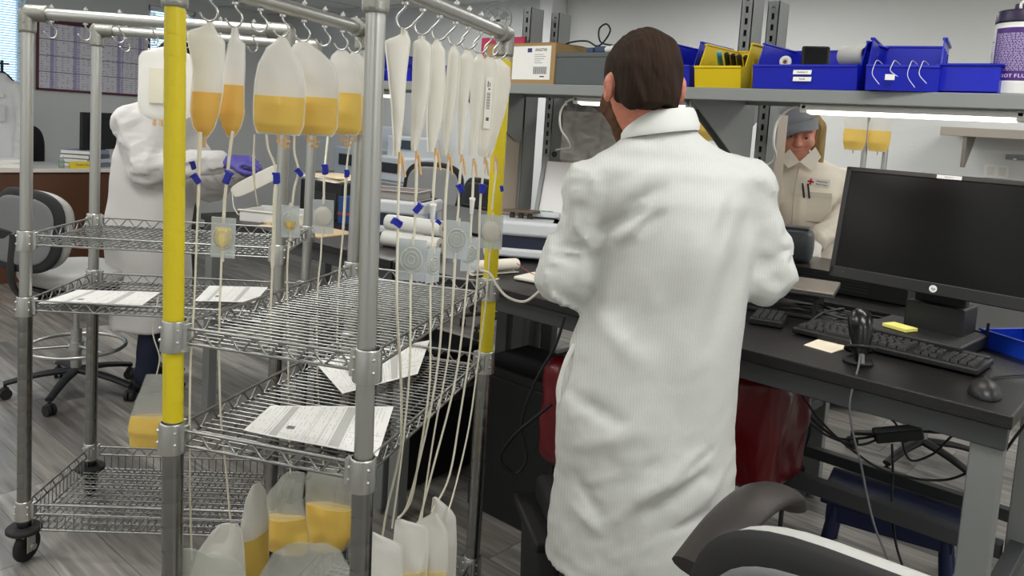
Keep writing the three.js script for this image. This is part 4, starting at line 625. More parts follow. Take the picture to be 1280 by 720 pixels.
// hand: wrist at origin, fingers along -z, palm facing -y; side +1 has the thumb at +x
function handGeo(side, curl) {
  const ch = [], F = [[0.03, 0.074, 0.0088], [0.01, 0.082, 0.009], [-0.01, 0.077, 0.0087], [-0.029, 0.06, 0.0078]];
  F.forEach(([x, L, r], i) => { let p = [x * side, 0, -0.082], a = curl * (0.5 + 0.08 * i); const seg = [0.45, 0.3, 0.25]; for (let k = 0; k < 3; k++) { const q = [p[0] + x * side * 0.08, p[1] - Math.sin(a) * L * seg[k], p[2] - Math.cos(a) * L * seg[k]]; ch.push([p, q, r - k * 0.0008, r - (k + 1) * 0.0008]); p = q; a += curl * 0.55; } });
  const t0 = [0.028 * side, -0.004, -0.028], t1 = [0.052 * side, -0.016, -0.058], t2 = [0.058 * side, -0.026, -0.086], t3 = [0.053 * side, -0.034, -0.106];
  ch.push([t0, t1, 0.014, 0.0115], [t1, t2, 0.0112, 0.0098], [t2, t3, 0.0098, 0.0085]);
  const f = (x, y, z) => { let d = ell(x, y, z, [0, 0, -0.05], [0.043, 0.016, 0.05]); d = smin(d, cap(x, y, z, [0, 0, 0.06], [0, 0, -0.02], 0.03, 0.026), 0.025); d = smin(d, ell(x, y, z, [0.022 * side, -0.008, -0.04], [0.018, 0.014, 0.03]), 0.012); for (const c of ch) d = smin(d, cap(x, y, z, ...c), 0.005); return d; };
  return nets(f, [-0.085, -0.11, -0.19], [0.085, 0.045, 0.075], 0.004);
}
const HANDS = { 1: handGeo(1, 0.75), '-1': handGeo(-1, 0.75) };
const place = (g, pos, dir, roll = 0) => { const m = new THREE.Matrix4(), z = P3(dir).normalize().negate(), up = Math.abs(z.y) > 0.95 ? new THREE.Vector3(1, 0, 0) : new THREE.Vector3(0, 1, 0), x = up.clone().cross(z).normalize(), y = z.clone().cross(x); m.makeBasis(x, y, z); const r = new THREE.Matrix4().makeRotationZ(roll); return g.clone().applyMatrix4(r).applyMatrix4(m).translate(...(pos.isVector3 ? pos.toArray() : pos)); };
function eyes(parent, head, s, iris, lid = 0, skin = null) { // parts of the head group frame
  for (const sd of [-1, 1]) { const e = part('eye', mg([new THREE.SphereGeometry(0.0118 * s, 16, 12).translate(sd * 0.031 * s, 0.006 * s, -0.083 * s)]), mat(0xeeebe4, 0.25), head); part('iris', new THREE.SphereGeometry(0.0056 * s, 14, 10).scale(1, 1, 0.35).translate(sd * 0.031 * s, (0.006 - lid) * s, -0.0945 * s), mat(iris, 0.2), e); if (skin) part('eyelid', new THREE.SphereGeometry(0.0136 * s, 18, 12, 0, Math.PI * 2, 0, 1.75).rotateX(-0.55).translate(sd * 0.031 * s, 0.0065 * s, -0.0825 * s), skin, e); }
}
function shoe(p, turn, parent) { const g = new THREE.SphereGeometry(1, 18, 12).scale(0.05, 0.055, 0.14).translate(0, 0.045, -0.06); const a = g.attributes.position; for (let i = 0; i < a.count; i++) { if (a.getY(i) < 0.004) a.setY(i, 0.004); if (a.getZ(i) < -0.08) a.setY(i, Math.min(a.getY(i), 0.07 + (a.getZ(i) + 0.08) * 0.2)); } g.computeVertexNormals(); const o = part('shoe', mg([g, bx(0.09, 0.014, 0.25, 0, 0.007, -0.055, 0.005)]), M.black, parent); o.position.set(...p); o.rotation.y = turn; return o; }
function legsGeo(hips, L) { // two trouser legs
  const f = (x, y, z) => { let d = 9; for (const l of L) { d = smin(d, smin(cap(x, y, z, l[0], l[1], 0.085, 0.065), cap(x, y, z, l[1], l[2], 0.064, 0.054), 0.03), 0.02); } d = smin(d, ell(x, y, z, hips, [0.16, 0.13, 0.11]), 0.05); d = Math.max(d, 0.03 - y); return d + 0.006 * n3(x * 12, y * 18, z * 12); };
  return nets(f, [-0.32 + hips[0], 0.0, -0.28 + hips[2]], [0.32 + hips[0], hips[1] + 0.16, 0.28 + hips[2]], 0.013);
}

// the man in the white coat, back to the camera
{
  const pos = cf(0.335, 0, 1.72), man = thing('person', 'man with short brown hair and long white lab coat, his back turned to us', 'person', pos, YC);
  man.updateMatrixWorld(true);
  const lx = (u, v) => { const p = man.worldToLocal(at(u, v, 1.66)); return [p.x, p.y]; };
  const fold = (u1, v1, u2, v2, amp, w, side = 1) => ({ a: lx(u1, v1), b: lx(u2, v2), amp, w, side });
  const P = [[0.548, -0.004, 0.204, 0, 0.17], [0.6, -0.003, 0.203, 0, 0.168], [0.75, 0, 0.197, 0, 0.163], [0.9, -0.01, 0.196, 0, 0.158], [1.02, -0.002, 0.186, 0, 0.15], [1.15, 0.018, 0.17, 0, 0.14], [1.28, 0.025, 0.168, 0.01, 0.135], [1.36, 0.01, 0.175, 0.012, 0.125], [1.42, 0.0, 0.165, 0.008, 0.11], [1.46, -0.008, 0.125, 0.0, 0.096], [1.5, -0.02, 0.078, -0.01, 0.082], [1.535, -0.025, 0.064, -0.015, 0.072]];
  const arms = [
    { p: [[-0.05, 1.43, 0], [-0.15, 1.375, -0.005], [-0.192, 1.18, -0.03], [-0.12, 1.135, -0.2], [-0.03, 1.1, -0.34]], r: [0.06, 0.065, 0.072, 0.064, 0.055] },
    { p: [[0.04, 1.44, 0], [0.155, 1.388, -0.005], [0.222, 1.222, -0.02], [0.16, 1.165, -0.2], [0.09, 1.12, -0.34]], r: [0.06, 0.066, 0.07, 0.064, 0.055] }];
  const folds = [fold(757, 288, 792, 262, -0.02, 0.014), fold(760, 300, 800, 272, 0.012, 0.016), fold(787, 254, 820, 234, -0.014, 0.011), fold(796, 285, 818, 264, -0.013, 0.011), fold(780, 236, 812, 214, 0.008, 0.014),
    fold(924, 222, 820, 360, 0.012, 0.05), fold(940, 250, 880, 420, -0.012, 0.03), fold(905, 250, 888, 300, -0.01, 0.013), fold(845, 300, 812, 420, -0.007, 0.025), fold(880, 330, 850, 480, 0.008, 0.03), fold(930, 300, 925, 480, 0.006, 0.02),
    fold(760, 330, 728, 480, -0.01, 0.022), fold(748, 400, 790, 440, 0.008, 0.02), fold(720, 500, 770, 520, -0.01, 0.018), fold(724, 560, 790, 530, 0.008, 0.02),
    fold(800, 610, 872, 565, 0.013, 0.018), fold(812, 628, 880, 588, -0.012, 0.012), fold(840, 585, 888, 560, -0.008, 0.009), fold(770, 640, 830, 570, 0.006, 0.014), fold(850, 640, 900, 600, 0.007, 0.014), fold(830, 655, 880, 640, -0.007, 0.01),
    fold(720, 600, 750, 640, -0.008, 0.012), fold(715, 640, 745, 660, 0.007, 0.012), fold(790, 700, 800, 640, 0.006, 0.014)];
  const crumple = (x, y, z) => { const w = Math.max(0, Math.min(1, (0.95 - y) / 0.12)) * 0.55 + 0.3, h = Math.abs(y - 0.572) < 0.0045 ? 0.0025 : 0; const c = Math.cos(0.6), s = Math.sin(0.6), u = x * c + y * s, v = -x * s + y * c; return w * (0.006 * (Math.abs(n3(u * 11, v * 26, z * 8)) - 0.2) + 0.007 * (Math.abs(n3(u * 26, v * 40, z * 20)) - 0.2) + 0.0035 * n3(u * 60, v * 90, z * 40)) + h; };
  part('lab_coat', garment(P, arms, { folds, crumple, k: 0.02, cell: 0.0085, n1: 0.006, armAmp: 1.65 }), coatMat(0xd9dbd7), man, 'long white coat with fine pinstripe weave');
  // collar
  const ring = (y, g, z0, n = 36) => { const R = []; for (let i = 0; i < n; i++) { const a = i / n * 2 * Math.PI; const x = (0.062 + g) * Math.cos(a), z = (0.072 + g) * Math.sin(a); R.push(new THREE.Vector3(-0.026 + x, y + 0.012 * x / 0.07 - 0.016 * (z < 0 ? 1 : -0.35) * Math.abs(z) / 0.07, z0 + z)); } return R.reverse(); };
  part('collar', loft([ring(1.5, 0.02, -0.012), ring(1.512, 0.0215, -0.012), ring(1.54, 0.011, -0.014), ring(1.549, 0.005, -0.014), ring(1.55, 0.0015, -0.014), ring(1.51, 0.0005, -0.013)], false), new THREE.MeshPhysicalMaterial({ color: 0xdcdeda, roughness: 0.82, side: THREE.DoubleSide }), man);
  // head, neck and hands: one body mesh
  const H = new THREE.Group(); H.position.set(-0.072, 1.604, -0.02); H.rotation.set(-0.22, 0.2, 0.04, 'YXZ'); H.name = 'face'; man.add(H); H.updateMatrix();
  const hf = headFn({ s: 1.04 }), inv = H.matrix.clone().invert(), q = new THREE.Vector3();
  const sk = nets((x, y, z) => { q.set(x, y, z).applyMatrix4(inv); return smin(hf(q.x, q.y, q.z), cap(x, y, z, [-0.022, 1.46, -0.01], [-0.058, 1.57, -0.005], 0.06, 0.052), 0.02); }, [-0.2, 1.42, -0.17], [0.06, 1.75, 0.13], 0.0045);
  part('body', mg([sk, place(HANDS['-1'], [-0.015, 1.095, -0.38], [0.25, -0.1, -1], 0.3), place(HANDS['1'], [0.075, 1.105, -0.38], [-0.25, -0.1, -1], -0.3)]), skinMat(0xd4947f), man, 'fair skin, reddened neck and ears');
  const hm = hairMat(0x3a2c23);
  const hairline = (z, ax) => z > 0.05 ? -0.064 : z > 0.0 ? -0.06 + (0.05 - z) * 0.8 : z > -0.05 ? -0.018 - z * 1.0 : 0.05 + (-0.05 - z) * 0.6;
  part('hair', nets((x, y, z) => { let d = ell(x, y, z, [0, 0.022, 0.014], [0.082, 0.096, 0.102]); const low = ell(x, y, z, [0, -0.04, 0.032], [0.062, 0.06, 0.066]); d = smin(d, low, 0.03); const ex = Math.abs(x) - 0.08; const ear = (Math.hypot(ex / 0.02, (y + 0.015) / 0.034, (z - 0.012) / 0.024) - 1) * 0.02; d = Math.max(d, hairline(z, Math.abs(x)) - y + 0.012 * n3(x * 60, 3, z * 60), -ear); return d + 0.005 * n3(x * 95 + y * 30, y * 26, z * 95) + 0.004 * n3(x * 40, y * 14, z * 40); }, [-0.11, -0.12, -0.12], [0.11, 0.15, 0.15], 0.0034), hm, H, 'short dark brown hair');
  part('beard', nets((x, y, z) => { let d = hf(x, y, z) - 0.0025; d = Math.max(d, y + 0.034 + Math.max(0, -z - 0.06) * 0.35 - Math.max(0, Math.abs(x) - 0.05) * 1.6, z + 0.012, -cap(x, y, z, [-0.02, -0.066, -0.1], [0.02, -0.066, -0.1], 0.011, 0.011)); return d + 0.002 * n3(x * 120, y * 120, z * 120); }, [-0.09, -0.14, -0.14], [0.09, 0.02, 0.03], 0.004), hairMat(0x6b4c38), H, 'short brown beard');
  eyes(man, H, 1.04, 0x4a3524);
  part('trousers', legsGeo([0, 0.86, 0], [[[-0.09, 0.84, 0], [-0.1, 0.48, -0.02], [-0.1, 0.08, 0.02]], [[0.09, 0.84, 0], [0.1, 0.48, -0.02], [0.1, 0.08, 0.02]]]), mat(0x23262e, 0.8), man);
  shoe([-0.1, 0, 0.02], 0.15, man); shoe([0.1, 0, 0.02], -0.15, man);
  // side slit of the pocket
  const sl = [[712, 441], [704, 455], [696, 478], [691, 500], [692, 520]].map(([u, v]) => { const p = man.worldToLocal(at(u, v, 1.665)); return [p.x + 0.016, p.y, 0.03]; });
  part('pocket_welt', sweep(sl, [0.003, 0.006], 8, 20), coatMat(0xe4e5e0), man);
}
// the woman across the bench
{
  const pos = cf(1.33, 0, 3.62), wom = thing('person', 'blonde woman in a grey cap and cream lab coat facing us across the bench', 'person', pos, YC + Math.PI - 0.1);
  wom.updateMatrixWorld(true);
  const lo = (u, v, d) => wom.worldToLocal(at(u, v, d)).toArray();
  const P = [[0.5, 0, 0.2, 0, 0.16], [0.8, 0, 0.19, 0, 0.15], [1.0, 0, 0.178, 0, 0.145], [1.15, 0, 0.165, -0.01, 0.14], [1.27, 0.0, 0.17, -0.01, 0.135], [1.35, 0.0, 0.165, -0.005, 0.12], [1.4, 0.01, 0.125, 0, 0.1], [1.435, 0.02, 0.07, 0.0, 0.075], [1.46, 0.03, 0.055, -0.005, 0.062]];
  const eL = lo(1064, 262, 3.5), wL = lo(1022, 302, 3.28), eR = lo(950, 262, 3.5), wR = lo(975, 303, 3.28);
  const arms = [{ p: [[-0.05, 1.38, 0], [-0.145, 1.335, 0], eL, wL], r: [0.055, 0.058, 0.056, 0.042] }, { p: [[0.05, 1.38, 0], [0.145, 1.335, 0], eR, wR], r: [0.055, 0.058, 0.056, 0.042] }];
  const cm = coatMat(0xe8dfcf);
  part('lab_coat', garment(P, arms, { k: 0.025, cell: 0.011, n1: 0.012, folds: [{ a: [0.05, 1.3], b: [0.02, 1.0], amp: 0.008, w: 0.03, side: -1 }] }), cm, wom, 'cream lab coat with a chest pocket and badge');
  const H = new THREE.Group(); const hp = lo(998, 163, 3.56); H.position.set(hp[0], hp[1], hp[2] - 0.01); H.rotation.set(-0.3, -0.22, 0.06, 'YXZ'); H.name = 'face'; wom.add(H); H.updateMatrix();
  const hf = headFn({ s: 1.04 }), inv = H.matrix.clone().invert(), q = new THREE.Vector3();
  const sk = nets((x, y, z) => { q.set(x, y, z).applyMatrix4(inv); return smin(hf(q.x, q.y, q.z), cap(x, y, z, [0.025, 1.4, -0.01], [hp[0], hp[1] - 0.07, hp[2] + 0.025], 0.05, 0.043), 0.018); }, [hp[0] - 0.14, 1.37, hp[2] - 0.16], [hp[0] + 0.14, hp[1] + 0.13, hp[2] + 0.14], 0.005);
  const dL = new THREE.Vector3(wL[0] - eL[0], wL[1] - eL[1], wL[2] - eL[2]).normalize(), dR = new THREE.Vector3(wR[0] - eR[0], wR[1] - eR[1], wR[2] - eR[2]).normalize();
  part('body', sk, skinMat(0xd9a08a), wom, 'fair face and neck');
  part('glove', place(HANDS['-1'], P3(wL).addScaledVector(dL, 0.04), dL, 0.3), mat(0xe9e4da, 0.5), wom, 'white glove'); part('glove', place(HANDS['1'], P3(wR).addScaledVector(dR, 0.04), dR, -0.3), mat(0xe9e4da, 0.5), wom, 'white glove');
  const hm = hairMat(0xb59a68);
  part('hair', nets((x, y, z) => { let d = ell(x, y, z, [0, 0.022, 0.02], [0.087, 0.1, 0.104]); for (const s of [-1, 1]) d = smin(d, cap(x, y, z, [s * 0.08, 0.02, 0.005], [s * 0.096, -0.13, -0.005], 0.033, 0.028), 0.03); d = smin(d, cap(x, y, z, [0, 0.0, 0.07], [0, -0.1, 0.07], 0.06, 0.05), 0.03); d = Math.max(d, -ell(x, y, z, [0, -0.045, -0.085], [0.064, 0.112, 0.085]), Math.min(-0.03 - z, 0.045 - y)); return d + 0.005 * n3(x * 50 + 4, y * 9, z * 50); }, [-0.15, -0.18, -0.13], [0.15, 0.14, 0.15], 0.005), hm, H, 'straight blonde hair to the shoulder');
  const capM = mat(0x83878c, 0.8, 0, { bumpMap: rep(TX.weave, 20, 20), bumpScale: 0.0004 });
  const cp = part('cap', nets((x, y, z) => Math.max(ell(x, y, z, [0, 0.046, 0.006], [0.095, 0.09, 0.114]), 0.052 - y + z * 0.12), [-0.11, 0.0, -0.13], [0.11, 0.15, 0.14], 0.005), capM, H, 'grey cap'); cp.rotation.z = -0.42; cp.position.y = 0.012;
  const br = []; for (let j = 0; j <= 6; j++) { const t = j / 6, R = []; for (let i = 0; i <= 14; i++) { const a = Math.PI * (i / 14); const w = 0.09 - 0.01 * t; R.push(new THREE.Vector3(w * Math.cos(a), 0.052 - t * 0.03 - 0.02 * Math.cos(a) ** 2 * (0.3 + t), -0.064 - Math.sin(a) * (0.045 + 0.03 * t))); } br.push(R); }
  const top = loft(br, false, false), bot = loft(br.map((R) => R.map((p) => new THREE.Vector3(p.x, p.y - 0.003, p.z))).reverse(), false, false); part('brim', mg([top, bot]), new THREE.MeshPhysicalMaterial({ color: 0x83878c, roughness: 0.8, side: THREE.DoubleSide }), cp);
  eyes(wom, H, 1.04, 0x4a4640, 0.007, skinMat(0xd0937c)); part('lips', nets((x, y, z) => Math.max(ell(x, y, z, [0, -0.0615, -0.086], [0.023, 0.011, 0.0135]), -cap(x, y, z, [-0.02, -0.061, -0.0985], [0.02, -0.061, -0.0985], 0.002, 0.002)), [-0.03, -0.08, -0.11], [0.03, -0.045, -0.07], 0.002), mat(0xb0675c, 0.4), H);
  // shirt collar flaps
  const front = (u, v, dz = 0) => { const p = lo(u, v, 3.49); return new THREE.Vector3(p[0], p[1], p[2] - dz); };
  const flap = (pts) => { const c = pts.map((p) => front(...p)); const g = loft([c, c.map((p) => p.clone().add(new THREE.Vector3(0, 0, -0.006)))], true); return g; };
  part('collar', mg([flap([[986, 186, 0.01], [998, 202, 0.02], [984, 210, 0.015], [975, 199, 0.0]]), flap([[1019, 184, 0.0], [998, 202, 0.02], [1013, 213, 0.015], [1026, 196, 0.0]])]), cm, wom);
  const pk = part('chest_pocket', bx(0.16, 0.13, 0.008, 0, 0, 0, 0.003), cm, wom); pk.position.copy(front(1014, 258, 0.012)); pk.rotation.set(0.05, -0.28, 0);
  part('hem_stitch', bx(0.16, 0.004, 0.0015, 0, 0.045, -0.0045), mat(0xd8cfbe, 0.8), pk);
  [-0.012, 0.01].forEach((x, i) => { const p = part('pen', mg([rod([0, -0.03, 0], [0, 0.035, 0], 0.0042, 10), bx(0.003, 0.03, 0.003, 0, 0.018, -0.006)]), i ? M.black : mat(0x23252c, 0.3), pk); p.position.set(0.03 + x, 0.065, -0.008); p.rotation.z = -0.18; });
  const bd = part('badge', bx(0.096, 0.036, 0.002), mat(0xf1ece4, 0.6), wom, 'white badge with a red cross'); bd.position.copy(front(1021, 228, 0.017)); bd.rotation.set(0.05, -0.25, 0.08);
  part('red_cross', mg([bx(0.026, 0.0085, 0.0015), bx(0.0085, 0.026, 0.0015)]), mat(0xd01f26, 0.5), bd).position.set(0.03, 0, -0.0015);
  const bt = decal(0.056, 0.026, textTex(['American', 'Red Cross'], 256, 112, '#f1ece4', '#2a2a2a', 'bold 44px sans-serif'), bd, -0.016, 0, -0.0012, 0, Math.PI, 'lettering');
  part('placket', sweep([front(998, 205, 0.012), front(992, 240, 0.014), front(988, 300, 0.012)], [0.012, 0.0015], 8, 12), cm, wom);
  part('trousers', legsGeo([0, 0.84, 0], [[[-0.085, 0.8, 0], [-0.09, 0.46, -0.02], [-0.09, 0.08, 0.02]], [[0.085, 0.8, 0], [0.09, 0.46, -0.02], [0.09, 0.08, 0.02]]]), mat(0x2c2f3a, 0.8), wom); shoe([-0.09, 0, 0.02], 0.1, wom); shoe([0.09, 0, 0.02], -0.1, wom);
}
// the bent person behind the racks, head hidden by the hanging bag
{
  const pos = cf(-1.83, 0, 4.1), p3 = thing('person', 'person in white lab coat and purple gloves behind the racks, head hidden by a bag', 'person', pos, YC - 66 * D);
  p3.updateMatrixWorld(true);
  const lo = (u, v, d) => p3.worldToLocal(at(u, v, d)).toArray();
  const P = [[0.33, 0, 0.2, 0.02, 0.19], [0.6, 0, 0.215, 0.03, 0.2], [0.85, 0, 0.215, 0.04, 0.205], [1.05, 0, 0.21, 0.03, 0.2], [1.2, 0, 0.215, 0.02, 0.19], [1.33, 0, 0.215, 0.0, 0.165], [1.42, 0, 0.2, -0.03, 0.15], [1.49, 0, 0.165, -0.05, 0.13], [1.55, 0, 0.1, -0.09, 0.09], [1.58, 0, 0.062, -0.1, 0.07]];
  const sh = lo(163, 152, 3.98), el = lo(188, 208, 3.9), wr = lo(272, 203, 3.9), sh2 = lo(215, 140, 4.2), el2 = lo(262, 232, 4.3), wr2 = lo(300, 214, 4.1);
  const arms = [{ p: [[0.05, 1.42, -0.03], sh, el, wr], r: [0.07, 0.085, 0.088, 0.055] }, { p: [[-0.05, 1.42, -0.03], sh2, el2, wr2], r: [0.08, 0.09, 0.085, 0.055] }];
  part('lab_coat', garment(P, arms, { k: 0.07, cell: 0.0125, n1: 0.016, uz: 1, armAmp: 1.6, crumple: (x, y, z) => 0.012 * n3(x * 8 + 2, y * 5 + z * 12, z * 10) }), coatMat(0xdcdad8), p3, 'loose white lab coat, sleeve bunched at the elbow');
  const H = new THREE.Group(), hp = lo(222, 82, 4.12); H.position.set(...hp); H.rotation.set(-0.45, 0, 0, 'YXZ'); H.name = 'face'; p3.add(H); H.updateMatrix();
  const hf = headFn(), inv = H.matrix.clone().invert(), q = new THREE.Vector3();
  part('body', nets((x, y, z) => { q.set(x, y, z).applyMatrix4(inv); return smin(hf(q.x, q.y, q.z), cap(x, y, z, [0, 1.5, -0.08], [hp[0], hp[1] - 0.06, hp[2] + 0.03], 0.055, 0.05), 0.02); }, [hp[0] - 0.15, 1.46, hp[2] - 0.17], [hp[0] + 0.15, hp[1] + 0.15, hp[2] + 0.16], 0.006), skinMat(0xc99078), p3);
  part('hair', nets((x, y, z) => Math.max(ell(x, y, z, [0, 0.026, 0.018], [0.086, 0.104, 0.106]), (z > 0.03 ? -0.07 : z > -0.05 ? 0.0 - z * 0.6 : 0.05) - y) + 0.004 * n3(x * 50, y * 20, z * 50), [-0.11, -0.12, -0.12], [0.11, 0.15, 0.15], 0.006), hairMat(0x17130f), H, 'short black hair'); eyes(p3, H, 1, 0x2a1d14);
  const gm = mat(0x5a53a8, 0.45, 0, { bumpMap: TX.fine, bumpScale: 0.0006 }), d1 = P3(wr).sub(P3(el)).normalize(), d2 = P3(lo(330, 213, 4.0)).sub(P3(wr2)).normalize();
  part('glove', place(HANDS['1'].clone().scale(1.12, 1.12, 1.12), P3(wr).addScaledVector(d1, 0.05), d1, -0.5), gm, p3, 'purple glove'); part('glove', place(HANDS['-1'].clone().scale(1.12, 1.12, 1.12), P3(wr2).addScaledVector(d2, 0.04), d2, 0.4), gm, p3, 'purple glove');
  part('trousers', legsGeo([0, 0.86, 0.02], [[[-0.09, 0.84, 0.02], [-0.1, 0.48, 0.0], [-0.1, 0.08, 0.04]], [[0.09, 0.84, 0.02], [0.1, 0.48, 0.0], [0.1, 0.08, 0.04]]]), mat(0x1a2238, 0.85), p3, 'navy trousers'); shoe([-0.1, 0, 0.04], 0.15, p3); shoe([0.1, 0, 0.04], -0.15, p3);
}

// ---------- chairs ----------
const vinyl = (hex) => mat(hex, 0.5, 0, { bumpMap: rep(TX.fine, 5, 5), bumpScale: 0.0004 });
function pad(w, h, t, sx, sy, curve) { // rounded upholstered pad in the xy plane, bowed along x; t thickness in z
  const n = 44, rings = [], sup = (a, e) => [Math.sign(Math.cos(a)) * Math.pow(Math.abs(Math.cos(a)), e), Math.sign(Math.sin(a)) * Math.pow(Math.abs(Math.sin(a)), e)];
  for (const [k, z] of [[0.02, -0.5], [0.55, -0.5], [0.86, -0.46], [0.96, -0.34], [1, -0.1], [1, 0.1], [0.96, 0.34], [0.86, 0.46], [0.55, 0.52], [0.02, 0.54]]) { const R = []; for (let i = 0; i < n; i++) { const [c, s] = sup(i / n * 2 * Math.PI, sx); const x = c * w / 2 * k, y = s * h / 2 * k * (1 + sy * c * c * 0); R.push(new THREE.Vector3(x, y, z * t + curve * x * x)); } rings.push(R); }
  return loft(rings);
}
function stool(label, pos, turn, o = {}) {
  const t = thing('drafting_chair', label, 'chair', pos, turn), sh = o.seat || 0.66, fab = vinyl(o.fabric || 0xa9a9a5);
  part('seat', pad(0.49, 0.47, 0.09, 0.72, 0, 0).rotateX(-Math.PI / 2).translate(0, sh - 0.045, 0), fab, t, 'padded grey vinyl seat');
  part('seat_pan', mg([pad(0.44, 0.42, 0.03, 0.72, 0, 0).rotateX(-Math.PI / 2).translate(0, sh - 0.1, 0), bx(0.17, 0.06, 0.2, 0, sh - 0.14, 0, 0.012)]), M.black, t);
  const by = o.backY || 0.88, bh = o.backH || 0.36, bw = o.backW || 0.46;
  part('backrest', pad(bw, bh, 0.07, 0.62, 0, -0.55).rotateX(-0.12).translate(0, by, 0.245), fab, t, 'padded grey backrest');
  const shell = part('back_shell', pad(bw + 0.018, bh + 0.018, 0.034, 0.62, 0, -0.55).rotateX(-0.12).translate(0, by, 0.288), M.rubber, t, 'black rubber edged back shell'); part('back_panel', pad(bw - 0.055, bh - 0.055, 0.014, 0.62, 0, -0.55).rotateX(-0.12).translate(0, by, 0.306), mat(o.panel || 0x6f7172, 0.6), shell, 'grey back panel');
  part('back_bracket', mg([sweep([[0, sh - 0.13, 0.08], [0, sh - 0.13, 0.26], [0, sh - 0.05, 0.32], [0, by - 0.02, 0.315]], [0.032, 0.008], 8, 20), ...(o.crossbar ? [bx(0.3, 0.05, 0.02, 0, by - 0.03, 0.305, 0.008)] : [])]), M.black, t);
  part('gas_column', mg([rod([0, 0.11, 0], [0, 0.34, 0], 0.026, 16), rod([0, 0.33, 0], [0, sh - 0.15, 0], 0.015, 14)]), M.steel, t);
  if (o.ring !== 0) { const ry = o.ring || 0.26; part('foot_ring', mg([new THREE.TorusGeometry(0.225, 0.0095, 10, 48).rotateX(Math.PI / 2).translate(0, ry, 0), ...[0, 1, 2].map((k) => rod([0.03 * Math.cos(k * 2.1), ry - 0.0, 0.03 * Math.sin(k * 2.1)], [0.222 * Math.cos(k * 2.1), ry, 0.222 * Math.sin(k * 2.1)], 0.008, 8)), new THREE.CylinderGeometry(0.036, 0.036, 0.04, 16).translate(0, ry, 0)]), M.chrome, t); }
  for (let k = 0; k < 5; k++) { const a = k * 2 * Math.PI / 5 + (o.spin || 0), c = Math.cos(a), s = Math.sin(a); const L = part('base_leg', sweep([[c * 0.02, 0.125, s * 0.02], [c * 0.16, 0.112, s * 0.16], [c * 0.31, 0.078, s * 0.31]], (q) => [0.028 - 0.008 * q, 0.017 - 0.004 * q], 8, 12), o.baseMat || M.black, t); const w = part('caster', mg([-1, 1].map((q) => new THREE.CylinderGeometry(0.027, 0.027, 0.016, 18).rotateX(Math.PI / 2).translate(0, 0, q * 0.013)).concat([rod([0, 0, 0], [0, 0.05, 0], 0.008, 8), bx(0.034, 0.02, 0.03, 0, 0.022, 0, 0.008)])), M.rubber, L); w.position.set(c * 0.305, 0.027, s * 0.305); w.rotation.y = k * 1.3; }
  if (o.arms) for (const s of [-1, 1]) { const A = part('armrest', sweep([[s * 0.285, sh + 0.19, 0.2], [s * 0.275, sh + 0.225, 0.1], [s * 0.27, sh + 0.232, -0.02], [s * 0.268, sh + 0.205, -0.13], [s * 0.268, sh + 0.175, -0.165]], (q) => [0.036 + 0.006 * Math.sin(q * 3), 0.016], 14, 26), mat(0x2a2523, 0.42, 0, { bumpMap: TX.fine, bumpScale: 0.0003 }), t, 'curved black rubber armrest worn brown on top'); part('arm_bracket', sweep([[s * 0.272, sh + 0.205, 0.02], [s * 0.278, sh + 0.06, 0.02], [s * 0.25, sh - 0.09, 0.02], [s * 0.1, sh - 0.115, 0.02]], [0.012, 0.026], 8, 20), M.black, A); }
  return t;
}
stool('grey drafting chair with chrome foot ring behind the bare rack, at left', V(-4.2, 0, 1.53), YC - 0.48, { seat: 0.665, backY: 0.865, backH: 0.37, backW: 0.52, spin: 0.95, crossbar: 1, ring: 0.25 });
stool('near chair at the lower right edge, only its grey back and armrest in view', V(-0.255, 0, 1.285), 0.05, { seat: 0.66, arms: 1, backY: 0.79, backH: 0.385, backW: 0.53, fabric: 0xb9bab6 });
stool('grey stool standing on the floor beyond the far bench, right', V(-0.92, 0, 4.12), 2.4, { seat: 0.62, spin: 0.4 });
stool('pale grey backed stool beyond the far bench, seen left between the white bags', V(-4.55, 0, 4.35), 0.5, { seat: 0.68, backY: 0.97, backH: 0.4, panel: 0x9a9c9c });
stool('dark backed stool beyond the far bench, beside the pale grey one', V(-3.75, 0, 4.25), -0.2, { seat: 0.66, backY: 0.93, fabric: 0x4a4d50, panel: 0x2b2d2f, crossbar: 1 });

